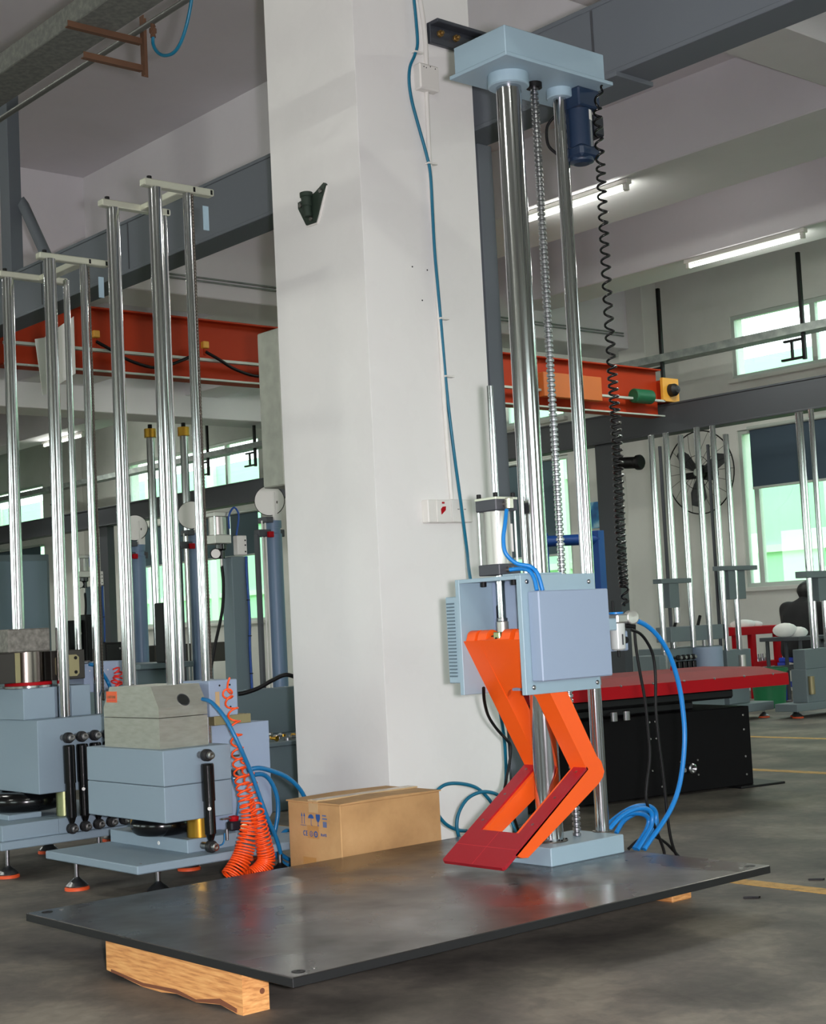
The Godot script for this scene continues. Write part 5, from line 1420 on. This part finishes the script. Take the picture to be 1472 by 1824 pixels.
	part(cb, "plaster_lip", MB.new().prism([[-5.536, 2.955], [-5.478, 2.857], [-5.40, 2.855], [-5.376, 2.89], [-5.316, 3.015], [-5.385, 2.9], [-5.402, 2.862], [-5.475, 2.864]], v(4.182, 0, 0), v(0, 0, 1), v(0, 1, 0), v(0.01, 0, 0)), mats.white_plastic)
	# steel stay bar from the pillar behind the header
	var sb := thing("stay_bar", "dark steel stay bar bolted to the pillar, reaching behind the header", "bracket", v(4.9, 3.75, -5.06))
	part(sb, "bar", MB.new().slab(v(4.633, 3.697, -5.079), v(5.1, 3.797, -5.055), 0.003), mats.bar_steel)
	part(sb, "bar_lip", MB.new().slab(v(4.633, 3.78, -5.055), v(5.1, 3.797, -5.0), 0.003), mats.bar_steel)
	for x in [4.685, 4.785]:
		var bo := part(sb, "anchor_bolt", MB.new().cyl(v(x, 3.745, -5.055), v(x, 3.745, -5.02), 0.009, 10), mats.brass_dull)
		part(bo, "nut", MB.new().cyl(v(x, 3.745, -5.05), v(x, 3.745, -5.035), 0.018, 6), mats.brass_dull)
	# conduit, box, sockets, blue tube with clips
	var cd := thing("wall_conduit", "white plastic conduit down the pillar face, from ceiling to the sockets", "conduit", v(4.62, 1.56, -5.07))
	part(cd, "conduit_pipe", MB.new().tube(spline([v(4.594,3.895,-5.069), v(4.612,3.738,-5.069), v(4.612,3.582,-5.069)], 4), 0.0115, 10), mats.white_plastic)
	part(cd, "conduit_pipe", MB.new().tube(spline([v(4.604,3.474,-5.069), v(4.601,3.122,-5.069), v(4.608,2.569,-5.069), v(4.614,1.996,-5.069), v(4.628,1.552,-5.069)], 4), 0.0105, 10), mats.white_plastic)
	var jb := solo("junction_box", "white square junction box on the pillar's conduit, beside the blue tube", "electrical box", MB.new().slab(v(4.535, 3.455, -5.08), v(4.655, 3.575, -5.03), 0.006), mats.white_plastic)
	for p in [v(4.56, 3.558, -5.03), v(4.575, 3.555, -5.03), v(4.6, 3.565, -5.03), v(4.63, 3.56, -5.03)]:
		part(jb, "screw_hole", MB.new().cyl(p, p + v(0, 0, 0.001), 0.003, 8, 0.0002), mats.black)
	var so := thing("wall_socket", "white surface socket box with a red rocker switch on the pillar", "socket", v(4.52, 1.5, -5.07))
	part(so, "back_box", MB.new().slab(v(4.452, 1.449, -5.08), v(4.583, 1.553, -5.035), 0.004), mats.white_plastic)
	part(so, "face_plate", MB.new().slab(v(4.50, 1.451, -5.035), v(4.583, 1.551, -5.029), 0.003), mats.white_plastic)
	part(so, "red_rocker", MB.new().prism([[4.525, 1.485], [4.55, 1.505], [4.552, 1.522], [4.533, 1.52], [4.523, 1.51]], v(0, 0, -5.029), v(1, 0, 0), v(0, 1, 0), v(0, 0, 0.003)), mats.red)
	part(so, "red_lamp", MB.new().slab(v(4.53, 1.534, -5.029), v(4.545, 1.542, -5.026), 0.001), mats.red)
	var so2 := thing("wall_socket", "white surface socket box without rocker, right beside the red-switched one", "socket", v(4.64, 1.5, -5.07))
	part(so2, "back_box", MB.new().slab(v(4.586, 1.451, -5.08), v(4.72, 1.556, -5.035), 0.004), mats.white_plastic)
	part(so2, "face_plate", MB.new().slab(v(4.59, 1.453, -5.035), v(4.716, 1.553, -5.029), 0.003), mats.white_plastic)
	for p in [v(4.63, 1.51, -5.029), v(4.65, 1.49, -5.029), v(4.67, 1.51, -5.029)]:
		part(so2, "pin_slot", MB.new().slab(p - v(0.006, 0.002, 0), p + v(0.006, 0.002, 0.0008), 0.0002), mats.slot_grey)
	var bt := solo("air_tube", "teal-blue air tube running down the pillar and hanging behind the carriage", "hose", MB.new().tube(spline([v(4.546,3.902,-5.06), v(4.554,3.775,-5.06), v(4.555,3.674,-5.06), v(4.534,3.616,-5.06), v(4.502,3.556,-5.06), v(4.491,3.483,-5.06), v(4.502,3.392,-5.06), v(4.535,3.28,-5.06), v(4.575,3.154,-5.06), v(4.593,3.065,-5.06), v(4.594,2.88,-5.06), v(4.595,2.696,-5.06), v(4.605,2.488,-5.06), v(4.613,2.306,-5.06), v(4.621,2.119,-5.06), v(4.633,1.944,-5.06), v(4.653,1.738,-5.06), v(4.621,1.525,-5), v(4.549,1.315,-4.9), v(4.374,1.183,-4.7), v(4.228,0.991,-4.5), v(4.286,0.806,-4.5), v(4.408,0.636,-4.6), v(4.523,0.483,-4.7), v(4.571,0.346,-4.75), v(4.562,0.263,-4.75), v(4.578,0.165,-4.75), v(4.583,0.09,-4.72)], 8), 0.0075, 8), mats.teal_hose)
	for p in [v(4.547,3.632,-5.066), v(4.598,3.115,-5.066), v(4.621,2.391,-5.066), v(4.634,2.124,-5.066)]:
		part(bt, "tube_clip", MB.new().slab(p - v(0.022, 0.004, 0.008), p + v(0.035, 0.004, 0.018), 0.002), mats.white_plastic)
	solo("air_tube", "teal-blue air tube loop on the floor between the carton and the fork", "hose", MB.new().tube(spline([v(4.486,0.101,-4.74), v(4.489,0.176,-4.74), v(4.454,0.24,-4.74), v(4.386,0.297,-4.74), v(4.298,0.325,-4.74), v(4.213,0.331,-4.74), v(4.158,0.307,-4.74), v(4.142,0.263,-4.74), v(4.158,0.216,-4.74), v(4.201,0.169,-4.74), v(4.262,0.138,-4.74), v(4.315,0.127,-4.74)], 8), 0.0075, 8), mats.teal_hose)
	solo("air_tube", "teal-blue air tube in a rising curl behind the red fork plate's tip", "hose", MB.new().tube(spline([v(4.233,0.113,-4.7), v(4.224,0.164,-4.7), v(4.241,0.217,-4.7), v(4.288,0.263,-4.7), v(4.354,0.283,-4.7), v(4.418,0.279,-4.7), v(4.476,0.256,-4.7), v(4.522,0.21,-4.7)], 8), 0.0075, 8), mats.teal_hose)
	solo("black_cable", "black cable hanging from the carriage's vented side down behind the fork", "cable", MB.new().tube(spline([v(3.76,0.759,-4), v(3.807,0.709,-4.05), v(3.917,0.645,-4.15), v(4.099,0.579,-4.3), v(4.151,0.531,-4.3), v(4.17,0.503,-4.3), v(4.159,0.443,-4.3), v(4.136,0.375,-4.3), v(4.126,0.329,-4.3), v(4.351,0.219,-4.5), v(4.48,0.116,-4.6)], 8), 0.006, 8), mats.black)
	for w in [[v(4.47, 2.62, -5.0795), "small dark plug hole in the pillar face, farthest from the blue tube"], [v(4.56, 2.615, -5.0795), "small dark plug hole in the pillar face, closest to the blue tube"], [v(4.52, 2.47, -5.0795), "small dark plug hole in the pillar face, lowest of the three"]]:
		var q: Vector3 = w[0]
		solo("wall_plug", w[1], "wall plug", MB.new().cyl(q, q + v(0, 0, 0.001), 0.004, 8, 0.0003), mats.black, "plug holes in the pillar face")

	# ================= coiled cable from header to the air unit
	solo("coiled_cable", "black coiled electric cable hanging from the header beside the blue motor", "cable", MB.new().tube(helix([[v(4.31, 3.02, -3.74), 0.004, 1.5], [v(4.3, 2.94, -3.765), 0.014, 5], [v(4.3, 2.72, -3.768), 0.016, 9], [v(4.3, 2.37, -3.772), 0.0165, 9], [v(4.3, 1.94, -3.773), 0.0165, 12], [v(4.3, 1.62, -3.77), 0.018, 14], [v(4.3, 1.30, -3.78), 0.0175, 10], [v(4.3, 1.1, -3.778), 0.015, 2], [v(4.3, 1.03, -3.776), 0.010, 0]], 12), 0.0048, 6), mats.gloss_black)
	# ================= filter regulator at the carriage's side
	var fr := thing("air_filter", "air filter unit with a clear bowl on the carriage's side, blue hose plugged in", "air filter", v(4.27, 0.87, -3.8))
	part(fr, "filter_head", MB.new().slab(v(4.238, 0.965, -3.825), v(4.30, 1.0, -3.765), 0.006), mats.alu)
	part(fr, "filter_bowl", MB.new().lathe(v(4.268, 0.865, -3.795), Vector3.UP, [[0, 0], [0.02, 0], [0.027, 0.006], [0.029, 0.1], [0, 0.1]], 24), mats.clear_cup)
	part(fr, "level_window", MB.new().slab(v(4.258, 0.885, -3.766), v(4.264, 0.925, -3.764), 0.0005), mats.motor_dark)
	part(fr, "drain", MB.new().cyl(v(4.268, 0.84, -3.795), v(4.268, 0.866, -3.795), 0.006, 10), mats.black)
	part(fr, "blue_ring", MB.new().cyl(v(4.265, 1.0, -3.795), v(4.265, 1.008, -3.795), 0.028, 24), mats.blue_hose)
	part(fr, "pull_knob", MB.new().cyl(v(4.25, 1.008, -3.795), v(4.25, 1.05, -3.795), 0.005, 10), mats.black)
	part(fr, "gauge", MB.new().lathe(v(4.33, 0.985, -3.775), v(-0.3, 0, 0.95), [[0, -0.02], [0.026, -0.02], [0.026, 0.01], [0.022, 0.012], [0, 0.01]], 20), mats.alu)
	part(fr, "outlet_elbow", MB.new().cyl(v(4.31, 0.955, -3.79), v(4.35, 0.95, -3.78), 0.009, 10), mats.black)
	part(fr, "mount_block", MB.new().slab(v(4.07, 0.94, -3.83), v(4.24, 0.985, -3.77), 0.004), mats.paint)
	var db := thing("limit_switch", "small bluish switch box with black button behind the air filter", "switch", v(4.33, 0.9, -3.9))
	part(db, "switch_case", MB.new().slab(v(4.27, 0.86, -3.93), v(4.40, 0.935, -3.86), 0.004), mats.panel)
	part(db, "switch_button", MB.new().cyl(v(4.38, 0.9, -3.86), v(4.38, 0.9, -3.85), 0.013, 14), mats.black)
	part(db, "mounting_lug", MB.new().slab(v(4.07, 0.745, -3.76), v(4.10, 0.775, -3.735), 0.003), mats.bolt)

	# ================= hoses round the machine
	solo("air_hose", "short blue hose from the air cylinder's upper port down into the carriage cover", "hose", MB.new().tube(spline([v(3.719,1.385,-3.79), v(3.692,1.33,-3.775), v(3.676,1.281,-3.77), v(3.673,1.231,-3.76), v(3.702,1.194,-3.74), v(3.74,1.18,-3.71), v(3.749,1.153,-3.685), v(3.756,1.094,-3.672)], 8), 0.0075, 10), mats.blue_hose)
	solo("air_hose", "shorter blue hose from the air cylinder's lower port into the carriage cover", "hose", MB.new().tube(spline([v(3.717,1.174,-3.79), v(3.735,1.175,-3.76), v(3.736,1.167,-3.715), v(3.736,1.138,-3.69), v(3.731,1.095,-3.675)], 8), 0.0075, 10), mats.blue_hose)
	solo("air_hose", "long bright blue hose bowing out from the air filter to the floor", "hose", MB.new().tube(spline([v(4.39,0.97,-3.8), v(4.44,0.951,-3.8), v(4.495,0.915,-3.8), v(4.547,0.859,-3.8), v(4.584,0.792,-3.8), v(4.612,0.704,-3.8), v(4.624,0.616,-3.8), v(4.625,0.519,-3.8), v(4.604,0.413,-3.8), v(4.568,0.32,-3.8), v(4.518,0.252,-3.8), v(4.453,0.196,-3.8), v(4.391,0.152,-3.8), v(4.349,0.12,-3.8)], 8), 0.0095, 10), mats.blue_hose)
	var lp := 0
	for L in [[v(4.249,0.199,-3.88), v(4.315,0.237,-3.88), v(4.397,0.257,-3.88), v(4.468,0.251,-3.88), v(4.498,0.224,-3.88), v(4.488,0.182,-3.88), v(4.444,0.141,-3.88), v(4.402,0.106,-3.88)], [v(4.276,0.185,-3.92), v(4.33,0.216,-3.92), v(4.408,0.236,-3.92), v(4.489,0.226,-3.92), v(4.523,0.201,-3.92), v(4.506,0.164,-3.92), v(4.463,0.127,-3.92), v(4.429,0.102,-3.92)], [v(4.35,0.197,-3.98), v(4.431,0.23,-3.98), v(4.518,0.248,-3.98), v(4.597,0.241,-3.98), v(4.635,0.214,-3.98), v(4.632,0.175,-3.98), v(4.594,0.136,-3.98), v(4.536,0.083,-3.98)], [v(4.476,0.146,-4.05), v(4.526,0.188,-4.05), v(4.608,0.209,-4.05), v(4.683,0.204,-4.05), v(4.721,0.173,-4.05), v(4.703,0.126,-4.05), v(4.644,0.078,-4.05)]]:
		lp += 1
		solo("air_hose", ["outer", "inner", "topmost", "rearmost"][lp - 1] + " loop of bright blue hose coiled on the plate behind the column base", "hose", MB.new().tube(spline(L, 8), 0.0095, 8), mats.blue_hose, "coiled blue hose loops")
	solo("black_cable", "black cable dropping from the air filter, nearer the column", "cable", MB.new().tube(spline([v(4.542,0.957,-3.95), v(4.544,0.873,-3.95), v(4.558,0.773,-3.95), v(4.58,0.651,-3.95), v(4.588,0.519,-3.95), v(4.587,0.431,-3.95), v(4.561,0.336,-3.95), v(4.552,0.271,-3.95), v(4.578,0.192,-3.95), v(4.606,0.135,-3.95), v(4.634,0.072,-3.95), v(4.643,0.032,-3.95), v(4.66,-0.003,-3.95)], 8), 0.006, 8), mats.black)
	solo("black_cable", "black cable bending out of the air filter and falling beside the blue hose", "cable", MB.new().tube(spline([v(4.466,0.936,-3.9), v(4.514,0.921,-3.9), v(4.551,0.889,-3.9), v(4.583,0.837,-3.9), v(4.592,0.76,-3.9), v(4.583,0.629,-3.9), v(4.588,0.498,-3.9), v(4.602,0.366,-3.9), v(4.61,0.235,-3.9), v(4.618,0.147,-3.9), v(4.635,0.08,-3.9), v(4.662,0.033,-3.9), v(4.679,-0.002,-3.9)], 8), 0.006, 8), mats.black)
	solo("black_cable", "short black cable arch lying by the coiled blue hose ends", "cable", MB.new().tube(spline([v(4.486,0.088,-4), v(4.555,0.116,-4), v(4.639,0.116,-4), v(4.705,0.085,-4), v(4.753,0.046,-4), v(4.785,0.017,-4)], 8), 0.006, 8), mats.black)
	# floor litter
	for q in [[v(4.302,0.004,-3.284), "scrap of black tape on the floor near the timber end"], [v(4.71,0.004,-3.301), "scrap of black tape on the floor beyond the yellow line"]]:
		var p: Vector3 = q[0]
		solo("tape_scrap", q[1], "litter", MB.new().prism([[-0.03, 0], [0.0, 0.012], [0.03, 0.004], [0.022, -0.008], [0, -0.002]], p - v(0, 0.0035, 0), v(0.7, 0, 0.7), v(0.7, 0, -0.7), v(0, 0.006, 0)), mats.black)
	# overhead pipe, rusty bracket and hose under the dark beam
	var pp := thing("overhead_pipe", "grey overhead air pipe hung below the dark beam", "pipe", v(3.36, 3.63, -5))
	part(pp, "pipe", MB.new().cyl(v(3.36, 3.63, -12), v(3.36, 3.63, 1.0), 0.0135, 14), mats.pipe_grey)
	var va := part(pp, "drop_valve", MB.new().lathe(v(3.36,3.626,-5.422), Vector3.DOWN, [[0, 0], [0.01, 0], [0.01, 0.025], [0.016, 0.028], [0.016, 0.045], [0.01, 0.05], [0.012, 0.065], [0, 0.065]], 14), mats.rust)
	part(va, "valve_lever", MB.new().tube([v(3.35,3.598,-5.388), v(3.35,3.573,-5.418)], 0.005, 6), mats.rust)
	part(pp, "hose_drop", MB.new().tube(spline([v(3.36,3.567,-5.421), v(3.36,3.533,-5.424), v(3.36,3.489,-5.395), v(3.36,3.455,-5.342), v(3.36,3.442,-5.272), v(3.36,3.463,-5.213), v(3.36,3.515,-5.165), v(3.36,3.575,-5.131), v(3.36,3.627,-5.11)], 8), 0.0075, 8), mats.teal_hose)
	var rbk := thing("angle_bracket", "rusty angle-iron bracket carrying the overhead pipe", "bracket", v(3.3, 3.6, -5.55))
	part(rbk, "upright", angle_bar(v(3.376, 3.70, -5.555), v(3.376, 3.435, -5.555), 0.032), mats.rust)
	part(rbk, "arm", angle_bar(v(3.376, 3.575, -5.54), v(3.02, 3.575, -5.54), 0.026), mats.rust)
	part(rbk, "arm", angle_bar(v(3.376, 3.455, -5.54), v(3.09, 3.455, -5.54), 0.026), mats.rust)

func line_down(p: Vector3, l: float) -> Vector3:
	return p - v(0, l, 0)

func angle_bar(a: Vector3, b: Vector3, w: float) -> MB:
	var m := MB.new()
	var d := (b - a).normalized()
	var u := (Vector3.UP if absf(d.y) < 0.8 else Vector3.RIGHT)
	var n := d.cross(u).normalized()
	var e := 0.004
	m.prism([[0, 0], [w, 0], [w, e], [e, e], [e, w], [0, w]], a, u, n, b - a)
	return m

func carton_print(ct: Node3D):
	# blue handling marks on the end facing the near shock tester: z runs along, y up; flat ink
	var x := 3.5776
	var dn := v(-0.0006, 0, 0)
	var u := v(0, 0, 1)
	var w := v(0, 1, 0)
	var z0 := -4.905
	var y0 := 0.232
	var m := MB.new()
	for k in 2:
		var a := 0.012 + k * 0.016
		m.prism([[a - 0.0012, 0.006], [a + 0.0012, 0.006], [a + 0.0012, 0.036], [a + 0.005, 0.036], [a, 0.05], [a - 0.005, 0.036], [a - 0.0012, 0.036]], v(x, y0, z0), u, w, dn)
	m.prism([[0.002, 0], [0.038, 0], [0.038, 0.002], [0.002, 0.002]], v(x, y0, z0), u, w, dn)
	part(ct, "this_way_up_mark", m, mats.ink)
	m = MB.new()
	var um := []
	for k in 11:
		var a := PI * k / 10
		um.append([0.072 + 0.018 * cos(a), 0.03 + 0.016 * sin(a)])
	m.prism(um, v(x, y0, z0), u, w, dn)
	m.prism([[0.0712, 0.004], [0.0728, 0.004], [0.0728, 0.03], [0.0712, 0.03]], v(x, y0, z0), u, w, dn)
	m.prism([[0.0728, 0.004], [0.079, 0.0], [0.08, 0.002], [0.0728, 0.006]], v(x, y0, z0), u, w, dn)
	part(ct, "keep_dry_mark", m, mats.ink)
	m = MB.new()
	m.prism([[0.104, 0.048], [0.131, 0.048], [0.131, 0.032], [0.124, 0.02], [0.119, 0.018], [0.119, 0.006], [0.126, 0.003], [0.109, 0.003], [0.116, 0.006], [0.116, 0.018], [0.111, 0.02], [0.104, 0.032]], v(x, y0, z0), u, w, dn)
	part(ct, "fragile_mark", m, mats.ink)
	m = MB.new()
	m.slab(v(x - 0.0006, y0 + 0.0, z0 + 0.148), v(x, y0 + 0.022, z0 + 0.172), 0.0)
	m.slab(v(x - 0.0006, y0 + 0.03, z0 + 0.145), v(x, y0 + 0.036, z0 + 0.175), 0.0)
	m.slab(v(x - 0.0006, y0 + 0.042, z0 + 0.145), v(x, y0 + 0.048, z0 + 0.17), 0.0)
	part(ct, "stacking_mark", m, mats.ink_pale)
	var B := Basis(v(0, 0, 1), v(0, 1, 0), v(-1, 0, 0))
	part(ct, "print_lettering", text_mb("CE", 0.02, v(x, y0 - 0.03, z0 + 0.032), B, 0.03), mats.ink)
	part(ct, "print_lettering", text_mb("RoHS", 0.02, v(x, y0 - 0.03, z0 + 0.15), B, 0.036), mats.ink)
	m = MB.new()
	m.xf = Transform3D(Basis.IDENTITY, v(x, y0 - 0.03, z0 + 0.1))
	m.ring(Vector3.ZERO, Vector3.LEFT, 0.007, 0.0125, 0.0006, 20)
	m.slab(v(-0.0006, -0.001, -0.008), v(0, 0.001, 0.008), 0.0)
	part(ct, "round_mark", m, mats.ink)
	m = MB.new()
	m.xf = Transform3D(Basis.IDENTITY, v(x, y0 - 0.03, z0 + 0.07))
	m.ring(Vector3.ZERO, Vector3.LEFT, 0.0085, 0.011, 0.0006, 20)
	m.slab(v(-0.0006, -0.006, -0.004), v(0, 0.006, -0.002), 0.0)
	m.slab(v(-0.0006, -0.006, 0.002), v(0, 0.006, 0.004), 0.0)
	part(ct, "round_mark", m, mats.ink)
